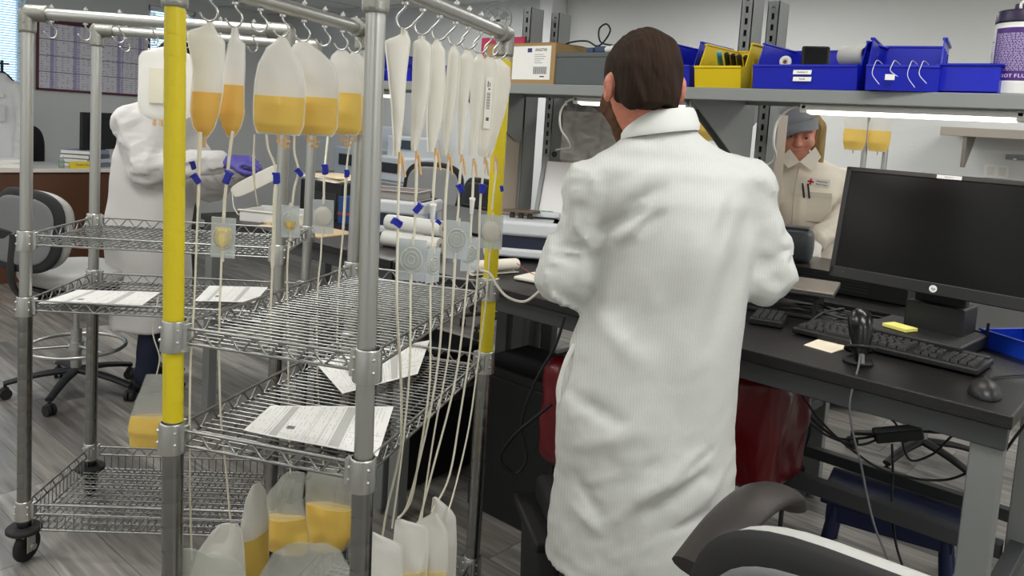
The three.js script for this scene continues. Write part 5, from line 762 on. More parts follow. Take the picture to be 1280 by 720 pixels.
// ---------- on the right bench ----------
const TOP = 0.981;
{
  const mon = thing('monitor', 'large black computer monitor with a dark screen on the right bench', 'monitor', V(-0.555, TOP, 2.37), -0.07);
  const tilt = new THREE.Group(); tilt.name = 'display'; tilt.position.set(0.01, 0.3, 0); tilt.rotation.x = -0.16; mon.add(tilt);
  part('bezel', mg([bx(0.545, 0.014, 0.022, 0, 0.156, 0, 0.003), bx(0.545, 0.034, 0.022, 0, -0.146, 0, 0.003), bx(0.015, 0.326, 0.022, -0.265, 0, 0, 0.003), bx(0.015, 0.326, 0.022, 0.265, 0, 0, 0.003), bx(0.54, 0.32, 0.02, 0, 0, -0.008, 0.004), bx(0.36, 0.22, 0.03, 0, -0.01, -0.028, 0.01)]), mat(0x1b1c1e, 0.42), tilt);
  part('screen', bx(0.518, 0.282, 0.004, 0, 0.01, 0.0055), mat(0x08090a, 0.26, 0, { specularIntensity: 0.55 }), tilt);
  decal(0.062, 0.0105, textTex(['Station 3'], 256, 44, '#c9ccd0', '#444', '24px sans-serif'), tilt, 0.005, 0.1562, 0.0116);
  part('logo', new THREE.CylinderGeometry(0.0098, 0.0098, 0.001, 28).rotateX(Math.PI / 2).translate(0.012, -0.146, 0.0114), mat(0xd7d9db, 0.4), tilt); decal(0.0135, 0.0125, textTex(['hp'], 96, 90, '#d7d9db', '#26282b', 'italic bold 64px sans-serif'), tilt, 0.012, -0.146, 0.0119, 0, 0, 'logo_lettering'); decal(0.018, 0.004, textTex(['V24'], 96, 24, '#1b1c1e', '#8a8c8f', '20px sans-serif'), tilt, -0.232, -0.143, 0.0114, 0, 0, 'small_print');
  part('stand', mg([bx(0.13, 0.2, 0.035, 0.02, 0.17, -0.055, 0.006), bx(0.15, 0.1, 0.12, 0.02, 0.06, -0.06, 0.006)]), M.black, mon); part('base', bx(0.26, 0.035, 0.24, 0.0, 0.019, 0.0, 0.006), M.black, mon);
  const nt = solo('sticky_note_pad', bx(0.072, 0.009, 0.05, 0, 0.0045, 0, 0.001), mat(0xe6e27a, 0.8), 'yellow sticky note pad on the monitor base', 'note pad'); nt.position.copy(V(-0.6, TOP + 0.038, 2.31)); nt.rotation.y = -0.35;
  // keyboard
  const kb = thing('keyboard', 'full size black keyboard on the right bench in front of the monitor', 'keyboard', V(-0.595, TOP, 2.2), -0.04);
  part('case', mg([bx(0.455, 0.016, 0.155, 0, 0.012, 0, 0.005), bx(0.44, 0.012, 0.022, 0, 0.02, -0.066, 0.004)]), M.black, kb);
  const keyG = {}; const key = (w) => keyG[w] ??= (() => { const g = bx(0.0165 * w + 0.0022 * (w - 1), 0.009, 0.0165, 0, 0, 0, 0.002); const p = g.attributes.position; for (let i = 0; i < p.count; i++) if (p.getY(i) > 0) { p.setX(i, p.getX(i) * (1 - 0.12 / w)); p.setZ(i, p.getZ(i) * 0.86 - 0.0006); } g.computeVertexNormals(); return g; })();
  const kM = mat(0x232427, 0.5), P = 0.0187; const K = (x, z, w = 1) => { const o = part('key', key(w), kM, kb); o.position.set(x, 0.0235, z); };
  const rows = [[13, 0.0, [1, 1, 1, 1, 1, 1, 1, 1, 1, 1, 1, 1, 1, 2]], [0, 0, [1.5, 1, 1, 1, 1, 1, 1, 1, 1, 1, 1, 1, 1, 1.5]], [0, 0, [1.75, 1, 1, 1, 1, 1, 1, 1, 1, 1, 1, 1, 2.25]], [0, 0, [2.25, 1, 1, 1, 1, 1, 1, 1, 1, 1, 1, 2.75]], [0, 0, [1.25, 1.25, 1.25, 6.25, 1.25, 1.25, 1.25, 1.25]]];
  rows.forEach(([, , ws], r) => { let x = -0.218; for (const w of ws) { K(x + w * P / 2, -0.022 + r * P, w); x += w * P; } });
  for (let i = 0; i < 16; i++) K(-0.209 + (i ? 0.018 : 0) + i * P * 1.0, -0.047, 1);
  for (let r = 0; r < 2; r++) for (let i = 0; i < 3; i++) K(0.087 + i * P, -0.022 + r * P); for (let i = 0; i < 3; i++) K(0.087 + i * P, -0.022 + 4 * P); K(0.087 + P, -0.022 + 3 * P);
  for (let r = 0; r < 5; r++) for (let i = 0; i < 4; i++) K(0.153 + i * P, -0.022 + r * P);
  // mouse
  const ms = thing('mouse', 'black computer mouse near the right end of the bench', 'mouse', V(-0.33, TOP, 1.985), 0.25); const mgx = new THREE.SphereGeometry(1, 28, 18).scale(0.033, 0.034, 0.056); { const p = mgx.attributes.position; for (let i = 0; i < p.count; i++) if (p.getY(i) < 0.001) p.setY(i, 0.001); mgx.computeVertexNormals(); } part('shell', mgx, mat(0x1a1b1d, 0.4), ms); part('wheel', new THREE.CylinderGeometry(0.009, 0.009, 0.006, 16).rotateZ(Math.PI / 2).translate(0, 0.026, -0.03), M.rubber, ms); part('cord', sweep([[0, 0.01, -0.054], [0.01, 0.006, -0.1], [0.03, 0.004, -0.16], [0.1, 0.004, -0.24]], 0.002, 6, 20), M.black, ms);
  // barcode scanner in its cradle
  const sc = thing('barcode_scanner', 'black dome shaped barcode scanner with a grey cord over the bench edge', 'scanner', V(-0.605, TOP, 2.0), 0.5); sc.scale.setScalar(0.8); sc.updateMatrixWorld(true);
  part('base', lathe([[0, 0], [0.043, 0], [0.045, 0.006], [0.034, 0.018], [0.0, 0.022]], 28), M.black, sc);
  part('body', sweep([[0, 0.01, 0.03], [0, 0.05, 0.016], [0, 0.09, 0.0], [0, 0.118, -0.016], [0, 0.128, -0.04]], (q) => { const w = 0.018 + 0.024 * Math.sin(Math.min(1, q * 1.25) * Math.PI * 0.55); return q > 0.93 ? [w * 0.55, w * 0.5] : [w, w * 0.85]; }, 20, 26), M.blackGloss, sc); part('cradle_ring', new THREE.TorusGeometry(0.04, 0.006, 10, 30).rotateX(1.1).translate(0, 0.045, 0.012), M.black, sc); part('trim', bx(0.03, 0.008, 0.02, -0.005, 0.133, -0.035, 0.003).rotateZ(-0.1), mat(0xb9c3e6, 0.4), sc, 'pale blue trim');
  part('strain_relief', rod([0, 0.035, 0.045], [0, 0.012, 0.07], 0.009, 12, 0.006), mat(0x5a5c5e, 0.5), sc);
  part('cord', sweep([[1075, 443, 1.9], [1073, 458, 1.86], [1067, 480, 1.83], [1062, 505, 1.82], [1066, 540, 1.82], [1076, 580, 1.82], [1084, 620, 1.82], [1094, 660, 1.81], [1112, 705, 1.8], [1122, 740, 1.8]].map((p) => sc.worldToLocal(at(...p))), 0.0032, 8, 60), mat(0x5a5c5e, 0.5), sc, 'grey cord'); 
  const nw = thing('paper_note', 'small cream card with a frayed corner on the bench by the scanner', 'note', V(-0.712, TOP, 2.1), 0.0); part('card', extrude([[-0.042, -0.06], [0.035, -0.075], [0.046, 0.05], [0.036, 0.062], [-0.03, 0.07], [-0.04, 0.055]], 0.0025, 0.0008, 1).rotateX(-Math.PI / 2), mat(0xe9e1cd, 0.8), nw); part('pencil_mark', bx(0.012, 0.0006, 0.004, 0.004, 0.0028, -0.045), mat(0x5a544a, 0.8), nw);
  // tray, keypad, dock
  const tr = thing('blue_tray', 'small open blue tray at the right end of the bench', 'tray', V(-0.315, TOP, 2.5), -0.55); { const w = 0.2, d = 0.15, h = 0.045, k = 0.004; part('tray_body', mg([bx(w, k, d, 0, k / 2 + 0.001, 0), bx(w, h, k, 0, h / 2, d / 2), bx(w, h, k, 0, h / 2, -d / 2), bx(k, h, d, -w / 2, h / 2, 0), bx(k, h, d, w / 2, h / 2, 0)]), mat(0x1440c0, 0.35), tr); part('rim', mg([bx(w + 0.012, 0.005, 0.01, 0, h, d / 2, 0.002), bx(w + 0.012, 0.005, 0.01, 0, h, -d / 2, 0.002), bx(0.01, 0.005, d + 0.01, -w / 2, h, 0, 0.002), bx(0.01, 0.005, d + 0.01, w / 2, h, 0, 0.002)]), mat(0x1440c0, 0.35), tr); }
  [[0.0, 0.3], [0.03, -0.3]].forEach(([z, r], i) => { const c = solo('cable_tie', sweep([[-0.06, 0, 0], [0, 0.008, 0.01], [0.06, 0, 0]], 0.0022, 6, 12), M.white, ['upper', 'lower'][i] + ' of two white ties lying in the small blue tray', 'tie'); c.position.copy(V(-0.3, TOP + 0.012, 2.5 - z)); c.rotation.y = r - 0.4; });
  const kp = thing('keypad', 'small black number keypad on the bench right beside the mans coat', 'keypad', V(-0.925, TOP, 2.21), 0.28); part('case', bx(0.09, 0.018, 0.135, 0, 0.011, 0, 0.004), M.black, kp); for (let r = 0; r < 6; r++) for (let i = 0; i < 4; i++) { const o = part('key', key(1), kM, kp); o.position.set(-0.0285 + i * 0.019, 0.0235, -0.05 + r * 0.02); }
  const dk = thing('laptop', 'thin laptop with a brushed lid raised on a black stand near the mans right elbow', 'laptop', V(-0.99, TOP, 2.42), 0.25); part('stand', mg([bx(0.26, 0.012, 0.2, 0, 0.008, 0, 0.003), ...[-1, 1].map((s) => bx(0.012, 0.07, 0.2, s * 0.12, 0.035, 0, 0.003)), bx(0.26, 0.01, 0.21, 0, 0.07, 0, 0.003)]), M.black, dk); part('lid', bx(0.32, 0.01, 0.22, 0.01, 0.089, 0.01, 0.004), mat(0x8d857c, 0.35, 0.6), dk); part('body', bx(0.32, 0.009, 0.22, 0.01, 0.0795, 0.01, 0.003), M.dark, dk);
  // tangle of cables behind the keyboard
  const cables = [[[-0.98, 2.36], [-0.9, 2.33], [-0.82, 2.4], [-0.72, 2.47], [-0.66, 2.58]], [[-0.95, 2.42], [-0.86, 2.37], [-0.78, 2.38], [-0.7, 2.42], [-0.62, 2.56]], [[-0.9, 2.56], [-0.88, 2.46], [-0.82, 2.43], [-0.76, 2.52], [-0.7, 2.58]], [[-0.84, 2.3], [-0.83, 2.36], [-0.8, 2.45], [-0.84, 2.54]], [[-1.0, 2.5], [-0.92, 2.47], [-0.84, 2.49], [-0.74, 2.55]], [[-0.78, 2.3], [-0.8, 2.38], [-0.74, 2.46], [-0.78, 2.57]]];
  const clab = ['black cable looping from the laptop stand to the monitor, longest of the tangle', 'black cable lying just behind the keyboard, nearest of the tangle', 'black cable in a loop against the bench upright', 'thin black cable running straight back from the keyboard', 'black cable from under the laptop to the monitor base', 'black cable rising behind the middle of the keyboard'];
  cables.forEach((c, i) => { const o = solo('cable', sweep(c.map(([a, b], k) => V(a, TOP + 0.004 + 0.03 * hsh(i, k, 7) * (k > 0 && k < c.length - 1 ? 1 : 0.1), b)), 0.0028 + 0.0012 * (i % 2), 7, 36), i % 2 ? M.dark : M.black, clab[i], 'cable'); });
  // scanner base the woman rests on and a riser
  const rs = thing('equipment_riser', 'low black riser box on the far bench in front of the woman', 'box', V(-0.98, TOP, 3.02), 0.0); part('case', bx(0.5, 0.07, 0.32, 0, 0.036, 0, 0.005), M.black, rs); part('top_plate', bx(0.5, 0.004, 0.32, 0, 0.073, 0, 0.001), mat(0x3a3633, 0.3), rs); part('vent', mg([0, 1, 2, 3].map((i) => bx(0.3, 0.004, 0.004, -0.02, 0.02 + i * 0.011, 0.161))), M.dark, rs);
  const ph = thing('label_printer', 'rounded dark grey machine on the riser left of the womans arm', 'device', V(-1.17, TOP + 0.075, 2.98), 0.3); part('housing', pad(0.13, 0.14, 0.12, 0.55, 0, 0).rotateX(-Math.PI / 2).translate(0, 0.06, 0), mat(0x4b5157, 0.5), ph); part('lid', bx(0.09, 0.012, 0.08, 0, 0.125, 0, 0.005), mat(0x3b4046, 0.45), ph); part('slot', bx(0.08, 0.005, 0.004, 0, 0.07, 0.06), M.black, ph);
}
// ---------- under the right bench ----------
function waste(label, c, h, s) {
  const t = thing('waste_bag', label, 'bag', V(c[0], 0, c[2]));
  part('bag_body', nets((x, y, z) => { const q = [Math.abs(x) - h[0], Math.abs(y - c[1]) - h[1], Math.abs(z) - h[2]]; let d = Math.hypot(Math.max(q[0], 0), Math.max(q[1], 0), Math.max(q[2], 0)) + Math.min(0, Math.max(...q)) - 0.05; d += 0.09 * Math.max(0, (c[1] - y)) * (x > 0 ? 1 : 0); return d + 0.035 * (Math.abs(n3(x * 9 + s, y * 6 + x * 6, z * 9)) - 0.2) + 0.016 * n3(x * 26, y * 16 + s, z * 24); }, [-h[0] - 0.12, c[1] - h[1] - 0.12, -h[2] - 0.12], [h[0] + 0.12, c[1] + h[1] + 0.12, h[2] + 0.12], 0.012), mat(0x6a0f18, 0.28, 0, { transmission: 0.12 }), t);
  part('frame', mg([-1, 1].flatMap((a) => [-1, 1].map((b) => rod([a * h[0], 0.0, b * h[2]], [a * h[0], c[1] + h[1], b * h[2]], 0.007, 8))).concat([rod([-h[0], c[1] + h[1], h[2]], [h[0], c[1] + h[1], h[2]], 0.007, 8), rod([-h[0], c[1] + h[1], -h[2]], [h[0], c[1] + h[1], -h[2]], 0.007, 8)])), M.dark, t); return t;
}
waste('dark red waste bag under the right bench, right of the man', [-1.0, 0.7, 2.16], [0.15, 0.13, 0.1], 3);
waste('red waste bag in the gap left of the mans coat', [-1.4, 0.6, 2.06], [0.1, 0.12, 0.07], 8);
{
  const pb = thing('power_adapter', 'black power brick hanging in the cables under the right bench', 'adapter', at(1122, 542, 2.32), 0.5); part('brick', bx(0.13, 0.032, 0.055, 0, 0, 0, 0.006).rotateZ(0.25), M.black, pb); part('lead', sweep([[-0.06, -0.016, 0], [-0.1, -0.03, 0.0], [-0.16, -0.035, 0.01], [-0.22, 0.0, 0.02], [-0.28, 0.06, 0.04]], 0.004, 7, 30), M.black, pb); part('mains_lead', sweep([[0.06, 0.016, 0], [0.12, 0.03, 0.02], [0.16, 0.07, 0.05], [0.17, 0.2, 0.08], [0.17, 0.37, 0.09]], 0.004, 7, 30), M.black, pb);
  const hang = [['black cable sagging from the bench front to the right leg', [[1000, 490, 2.15], [1025, 525, 2.2], [1062, 560, 2.25], [1110, 590, 2.25], [1180, 600, 2.2], [1240, 575, 2.1]]], ['black cable hanging straight down below the power brick', [[1115, 555, 2.3], [1116, 590, 2.3], [1115, 630, 2.28], [1120, 680, 2.2], [1132, 720, 2.15]]], ['black cable arching from the red bag to the brick', [[1002, 520, 2.3], [1035, 545, 2.32], [1075, 556, 2.32], [1100, 548, 2.32]]], ['black cable looping under the bench top by the brick', [[1090, 510, 2.4], [1120, 530, 2.42], [1138, 575, 2.42], [1165, 568, 2.4], [1190, 545, 2.36], [1215, 530, 2.3]]], ['black cable running out at the right past the bench leg', [[1215, 590, 2.0], [1250, 570, 1.95], [1270, 545, 1.9], [1290, 520, 1.88]]], ['thin black cable looped under the middle of the right bench', [[1008, 500, 2.4], [1012, 540, 2.42], [1006, 558, 2.42], [1000, 530, 2.4], [1012, 512, 2.38]]]];
  hang.forEach(([l, p]) => solo('cable', sweep(p.map((q) => at(...q)), 0.0035, 7, 50), M.black, l, 'cable'));
  const ss = thing('step_stool', 'navy plastic step stool on the floor under the far bench', 'stool', V(-0.74, 0, 3.0), 0.2), nv = mat(0x1b2750, 0.4); part('top', bx(0.44, 0.03, 0.3, 0, 0.255, 0, 0.008), nv, ss); part('apron', mg([bx(0.4, 0.07, 0.02, 0, 0.21, 0.12, 0.004), bx(0.4, 0.07, 0.02, 0, 0.21, -0.12, 0.004)]), nv, ss); for (const a of [-1, 1]) for (const b of [-1, 1]) part('leg', rod([a * 0.2, 0, b * 0.13], [a * 0.17, 0.245, b * 0.11], 0.024, 10, 0.02), nv, ss);
  const bin = thing('step_bin', 'black plastic bin with a raised lid on the floor left of the mans coat hem', 'bin', cf(0.215, 0, 1.99), YC + 0.2); part('bin_body', loft([[0.1, 0], [0.105, 0.02], [0.125, 0.49]].map(([r, y]) => { const R = []; for (let i = 0; i < 28; i++) { const a = i / 28 * 6.2832, c = Math.cos(a), s = Math.sin(a); R.push(new THREE.Vector3(Math.sign(c) * Math.abs(c) ** 0.4 * r, y, Math.sign(s) * Math.abs(s) ** 0.4 * r)); } return R.reverse(); })), M.black, bin); part('rim', bx(0.27, 0.03, 0.27, 0, 0.49, 0, 0.01), M.black, bin); part('lid', bx(0.21, 0.075, 0.21, 0.02, 0.535, 0, 0.02), M.rubber, bin); part('pedal', bx(0.08, 0.014, 0.06, -0.01, 0.04, 0.13, 0.004), M.chrome, bin);
}

// ---------- on the left and middle benches ----------
{
  function separator(label, pos, turn, o) {
    const t = thing('blood_separator', label, 'machine', pos, turn), { w, d, h } = o, cb = mat(o.hex || 0xcfd4d8, 0.4);
    part('housing', mg([bx(w, 0.035, d, 0, 0.03, 0, 0.012), bx(w, 0.06, d, 0, h - 0.03, 0, 0.016), bx(0.05, h, d * 0.98, -w / 2 + 0.028, h / 2, 0, 0.014), bx(0.05, h, d * 0.98, w / 2 - 0.028, h / 2, 0, 0.014), bx(w * 0.98, h, 0.05, 0, h / 2, -d / 2 + 0.03, 0.012)]), cb, t);
    part('front_panel', mg([bx(w - 0.1, h - 0.075, 0.012, 0, h / 2 - 0.01, d / 2 - 0.02, 0.004)]), mat(0x262d3f, 0.35), t, 'dark blue front panel'); part('side_door', bx(0.008, h - 0.08, d * 0.42, w / 2 + 0.001, h / 2 - 0.008, 0.02, 0.004), mat(0x8d9cc8, 0.35), t, 'pale blue side door');
    part('foot', mg([-1, 1].flatMap((a) => [-1, 1].map((b) => new THREE.CylinderGeometry(0.012, 0.012, 0.014, 12).translate(a * w * 0.4, 0.007, b * d * 0.4)))), M.rubber, t);
    if (o.panel) { const cp = part('control_panel', bx(0.13, 0.02, 0.09, w * 0.22, h + 0.018, -d * 0.22, 0.006).rotateX(0.0), cb, t); part('display', bx(0.07, 0.003, 0.024, w * 0.22, h + 0.0285, -d * 0.22, 0.001), mat(0x3c7a50, 0.3), cp, 'green display'); const k = []; for (let i = 0; i < 4; i++) k.push(bx(0.012, 0.004, 0.008, w * 0.22 - 0.036 + i * 0.024, h + 0.029, -d * 0.22 + 0.028, 0.001)); part('button', mg(k), mat(0xb6c8b6, 0.5), cp, null, 'stuff'); }
    return t;
  }
  separator('light grey machine with dark blue front and green display, beside the mans left sleeve', V(-2.02, TOP, 2.39), 0.62, { w: 0.3, d: 0.22, h: 0.155, panel: 1 });
  separator('light grey machine on the left bench behind the hanging white bags', V(-2.72, TOP, 2.33), 0.5, { w: 0.34, d: 0.26, h: 0.16 });
  const cl = thing('clamp_head', 'small bronze coloured clamp mechanism on top of the light grey machine', 'clamp', V(-2.03, TOP + 0.157, 2.37), 0.6); part('plate', extrude([[-0.07, -0.02], [0.05, -0.03], [0.075, 0.0], [0.05, 0.03], [-0.04, 0.025]], 0.01, 0.002).rotateX(-Math.PI / 2).translate(0, 0.022, 0), mat(0x7a6a5a, 0.4, 0.6), cl); for (const x of [-0.035, 0.0, 0.035]) part('pin', new THREE.CylinderGeometry(0.009, 0.011, 0.026, 14).translate(x, 0.012, 0.0), mat(0x4a4038, 0.4, 0.6), cl);
  const ty = thing('clear_tray', 'grey translucent shallow tray on top of the left machine', 'tray', V(-2.74, TOP + 0.161, 2.33), 0.5); part('tray_body', mg([bx(0.26, 0.004, 0.18, 0, 0.003, 0), bx(0.26, 0.035, 0.004, 0, 0.018, 0.09), bx(0.26, 0.035, 0.004, 0, 0.018, -0.09), bx(0.004, 0.035, 0.18, 0.13, 0.018, 0), bx(0.004, 0.035, 0.18, -0.13, 0.018, 0)]), mat(0xb9b4b0, 0.3, 0, { transmission: 0.4 }), ty); part('rim', mg([bx(0.28, 0.005, 0.014, 0, 0.036, 0.094, 0.002), bx(0.28, 0.005, 0.014, 0, 0.036, -0.094, 0.002), bx(0.014, 0.005, 0.19, 0.134, 0.036, 0, 0.002), bx(0.014, 0.005, 0.19, -0.134, 0.036, 0, 0.002)]), mat(0x9a8f8c, 0.35), ty);
  // folded towel by the machine
  const tw = thing('towel', 'white towel rolled and folded on the bench edge, fine red stitching', 'towel', V(-1.72, TOP, 2.06), 0.15), tm = mat(0xe6e2d6, 0.9, 0, { bumpMap: TX.weave, bumpScale: 0.0004 });
  { const c = []; for (let i = 0; i <= 46; i++) { const a = i / 46 * 11.5, r = 0.005 + 0.0019 * a; c.push([r * Math.cos(a) * 1.35, 0.027 + r * Math.sin(a)]); } const o = c.map(([x, y]) => [x, y + 0.0035]).reverse(); part('roll', extrude([...c, ...o], 0.19).rotateY(-0.35).translate(-0.09, 0, -0.07), tm, tw); part('tail', bx(0.16, 0.012, 0.13, 0.06, 0.008, -0.01, 0.005), tm, tw); part('stitching', sweep([[-0.02, 0.056, 0.04], [0.03, 0.03, 0.03], [0.05, 0.016, 0.0], [0.1, 0.0155, -0.04]], 0.0013, 5, 20), mat(0xb0463c, 0.8), tw); }
  solo('tube', sweep([[600, 338, 1.98], [612, 342, 1.97], [622, 358, 1.96], [634, 371, 1.95], [655, 377, 1.94], [672, 366, 1.93], [684, 352, 1.93], [700, 342, 1.95]].map((q) => at(...q)), 0.0034, 8, 50), mat(0xd8d2c6, 0.4), 'cream flexible tube drooping between the taped rear post and the mans sleeve', 'tube');
  // slanted white board and crumpled clear plastic by the man
  const bd = thing('slanted_panel', 'white slanted panel of a machine between the bench upright and the mans shoulder', 'panel', at(700, 262, 3.15).setY(TOP), YC - 0.35); part('board', bx(0.2, 0.4, 0.012, 0, 0.2, 0, 0.003).rotateX(-0.32).translate(0, 0.0, 0.02), mat(0xe4e3e4, 0.5), bd); part('side_rail', bx(0.018, 0.42, 0.03, -0.108, 0.21, 0, 0.004).rotateX(-0.32).translate(0, 0, 0.02), M.shelfGrey, bd); part('foot', bx(0.22, 0.016, 0.22, 0, 0.009, -0.04, 0.003), mat(0xd8dadb, 0.5), bd); part('knob', new THREE.SphereGeometry(0.012, 14, 10).translate(-0.07, 0.41, -0.1), M.black, bd);
  const ws = thing('plastic_wrap', 'crumpled clear plastic bag hanging under the shelf left of the mans face', 'plastic bag', at(748, 172, 3.25), YC); const gx = new THREE.PlaneGeometry(0.3, 0.2, 40, 28); { const p = gx.attributes.position; for (let i = 0; i < p.count; i++) { const x = p.getX(i), y = p.getY(i); p.setZ(i, 0.07 * (Math.abs(n3(x * 16 + y * 9, y * 20, 4)) - 0.2) + 0.035 * n3(x * 40, y * 44, 9)); } gx.computeVertexNormals(); } part('sheet', gx, mat(0xd2d0cc, 0.16, 0, { transmission: 0.35, side: THREE.DoubleSide }), ws); part('sheet_fold', gx.clone().rotateZ(2.6).translate(0.03, -0.03, -0.04), mat(0xb9b4ae, 0.2, 0, { transmission: 0.45, side: THREE.DoubleSide }), ws); part('hanger', mg([rod([-0.1, 0.08, 0], [-0.1, 0.14, 0], 0.002, 5), rod([0.1, 0.08, 0], [0.1, 0.14, 0], 0.002, 5)]), M.wire, ws);
  // rolls, boxes and papers on the left bench
  [[-2.36, 2.1, 0.0, 'lower'], [-2.38, 2.13, 0.062, 'upper']].forEach(([a, b, y, s]) => { const r = thing('paper_roll', s + ' of two white rolls on the left bench behind the front post', 'roll', V(a, TOP + y + 0.031, b), 0.3); part('roll', lathe([[0.01, -0.13], [0.03, -0.13], [0.031, -0.125], [0.031, 0.125], [0.03, 0.13], [0.01, 0.13], [0.01, -0.13]], 26).rotateZ(Math.PI / 2), M.offwhite, r); part('core', lathe([[0.008, -0.131], [0.01, -0.131], [0.01, 0.131], [0.008, 0.131]], 16).rotateZ(Math.PI / 2), M.tan, r); });
  const bb = thing('blue_box', 'blue carton with a red stripe on the left bench', 'box', V(-3.02, TOP, 2.36), 0.3); part('carton', bx(0.17, 0.13, 0.14, 0, 0.065, 0, 0.003), mat(0x14407c, 0.5), bb); part('stripe', bx(0.172, 0.012, 0.142, 0, 0.05, 0), mat(0x9a3a34, 0.5), bb);
  const kb = thing('equipment_box', 'black box on the left bench carrying a stack of papers', 'box', V(-3.3, TOP, 2.42), 0.1); part('case', bx(0.3, 0.18, 0.22, 0, 0.091, 0, 0.006), M.black, kb); part('panel', bx(0.24, 0.08, 0.004, 0, 0.09, 0.111), M.dark, kb);
  for (let i = 0; i < 4; i++) { const p = solo('paper_sheet', bx(0.29, 0.006, 0.21, 0, 0.003, 0, 0.001), i % 2 ? mat(0xd9c7a6, 0.8) : M.paper, ['lowest', 'second', 'third', 'topmost'][i] + ' pad in the paper stack on the black box', 'paper', 'papers stacked on the black box'); p.position.copy(V(-3.3, TOP + 0.182 + i * 0.0065, 2.42)); p.rotation.y = 0.1 + (i * 37 % 5 - 2) * 0.09; }
  const tb = thing('white_tray', 'white open tray on the left bench under the purple gloves', 'tray', at(352, 252, 3.72).setY(TOP), 0.5); part('tray_body', mg([bx(0.3, 0.006, 0.2, 0, 0.003, 0), bx(0.3, 0.05, 0.006, 0, 0.025, 0.1), bx(0.3, 0.05, 0.006, 0, 0.025, -0.1), bx(0.006, 0.05, 0.2, 0.15, 0.025, 0), bx(0.006, 0.05, 0.2, -0.15, 0.025, 0)]), M.white, tb); part('rim', mg([bx(0.32, 0.006, 0.014, 0, 0.05, 0.104, 0.002), bx(0.32, 0.006, 0.014, 0, 0.05, -0.104, 0.002)]), M.white, tb);
  const wb = thing('blood_bag', 'long white empty bag held slanting in the purple gloves', 'bag', at(322, 226, 3.85), YC); part('bag_film', pad(0.07, 0.28, 0.012, 0.5, 0, 0).rotateZ(-1.05), filmEmpty, wb); part('tubing', sweep([[-0.12, -0.07, 0], [-0.1, -0.14, 0.02], [-0.04, -0.2, 0.02], [0.02, -0.17, 0.0]], 0.003, 6, 20), M.tubing, wb);
  [[-2.95, 2.02, 0.1], [-3.3, 2.08, -0.15]].forEach(([a, b, r], i) => { const p = solo('board_sheet', bx(0.4, 0.006, 0.22, 0, 0.003, 0, 0.001), mat(0xc7b08a, 0.85), ['tan card sheet at the front of the left bench, right one', 'tan card sheet at the front of the left bench, left one'][i], 'card'); p.position.copy(V(a, TOP, b)); p.rotation.y = r; });
  const bs = thing('added_dark_case', 'large black case on the floor under the left bench', 'case', V(-2.62, 0, 2.28), 0.05); part('case_body', bx(0.62, 0.5, 0.42, 0, 0.252, 0, 0.015), M.black, bs); part('lid', bx(0.64, 0.05, 0.44, 0, 0.52, 0, 0.012), M.rubber, bs); part('handle', sweep([[-0.08, 0.4, 0.21], [-0.07, 0.4, 0.24], [0.07, 0.4, 0.24], [0.08, 0.4, 0.21]], 0.008, 8, 20), M.dark, bs);  // added black case, makes the space below the left bench read dark
  const b2 = thing('added_dark_case', 'black case under the middle bench beside the red waste bag', 'case', V(-1.86, 0, 2.36), 0); part('case_body', bx(0.42, 0.55, 0.32, 0, 0.277, 0, 0.012), M.black, b2); part('lid', bx(0.44, 0.04, 0.34, 0, 0.57, 0, 0.01), M.rubber, b2);  // another added case, deepens the dark below the middle bench
  solo('cable', sweep([[706, 395, 2.25], [695, 430, 2.25], [668, 480, 2.28], [652, 530, 2.3], [658, 575, 2.3], [645, 592, 2.3], [626, 575, 2.3], [640, 548, 2.28], [690, 505, 2.25]].map((q) => at(...q)), 0.0045, 8, 70), M.black, 'thick black cable looping down beside the middle bench leg', 'cable');
  // pink folder and small fan on the middle shelf
  const pf = onB(602, 104, 2.5), pk = thing('pink_folder', 'pink edged display folder standing behind the cardboard box', 'folder', [pf.x + 0.11, SHELF_Y, pf.z], 0); { const W = 0.24, H = onB(625, 47, 2.5).y - SHELF_Y; part('cover', bx(W, H, 0.012, 0, H / 2, 0, 0.002), mat(0xc8285a, 0.5), pk, 'pink cover'); part('sheet', bx(W - 0.03, H - 0.035, 0.001, 0.006, H / 2 - 0.012, 0.0068), mat(0xc4c6c6, 0.6), pk, 'pale sheet'); }
  const fp = at(622, 24, 3.32), fan = thing('desk_fan', 'small round grey fan on the shelf behind the rack rail', 'fan', [fp.x, SHELF_Y, fp.z], 0.5), fy = fp.y - SHELF_Y; part('base', bx(0.11, 0.1, 0.08, 0.04, 0.05, 0, 0.006), mat(0x5b5e5e, 0.5), fan); part('cage', mg([new THREE.TorusGeometry(0.062, 0.003, 8, 36), new THREE.TorusGeometry(0.042, 0.0016, 6, 30), ...Array.from({ length: 8 }, (_, i) => rod([0.012 * Math.cos(i * 0.785), 0.012 * Math.sin(i * 0.785), 0.004], [0.06 * Math.cos(i * 0.785), 0.06 * Math.sin(i * 0.785), 0], 0.0014, 5))]).translate(0, fy, 0.01), mat(0x8d9090, 0.5), fan); for (let i = 0; i < 4; i++) part('blade', bx(0.036, 0.022, 0.002, 0.03, 0, 0, 0.0008).rotateX(0.5).rotateZ(i * Math.PI / 2 + 0.6).translate(0, fy, -0.008), mat(0xa4a8a8, 0.5), fan); part('neck', rod([0.02, 0.09, -0.015], [0, fy, -0.015], 0.01, 10), M.dark, fan);
}
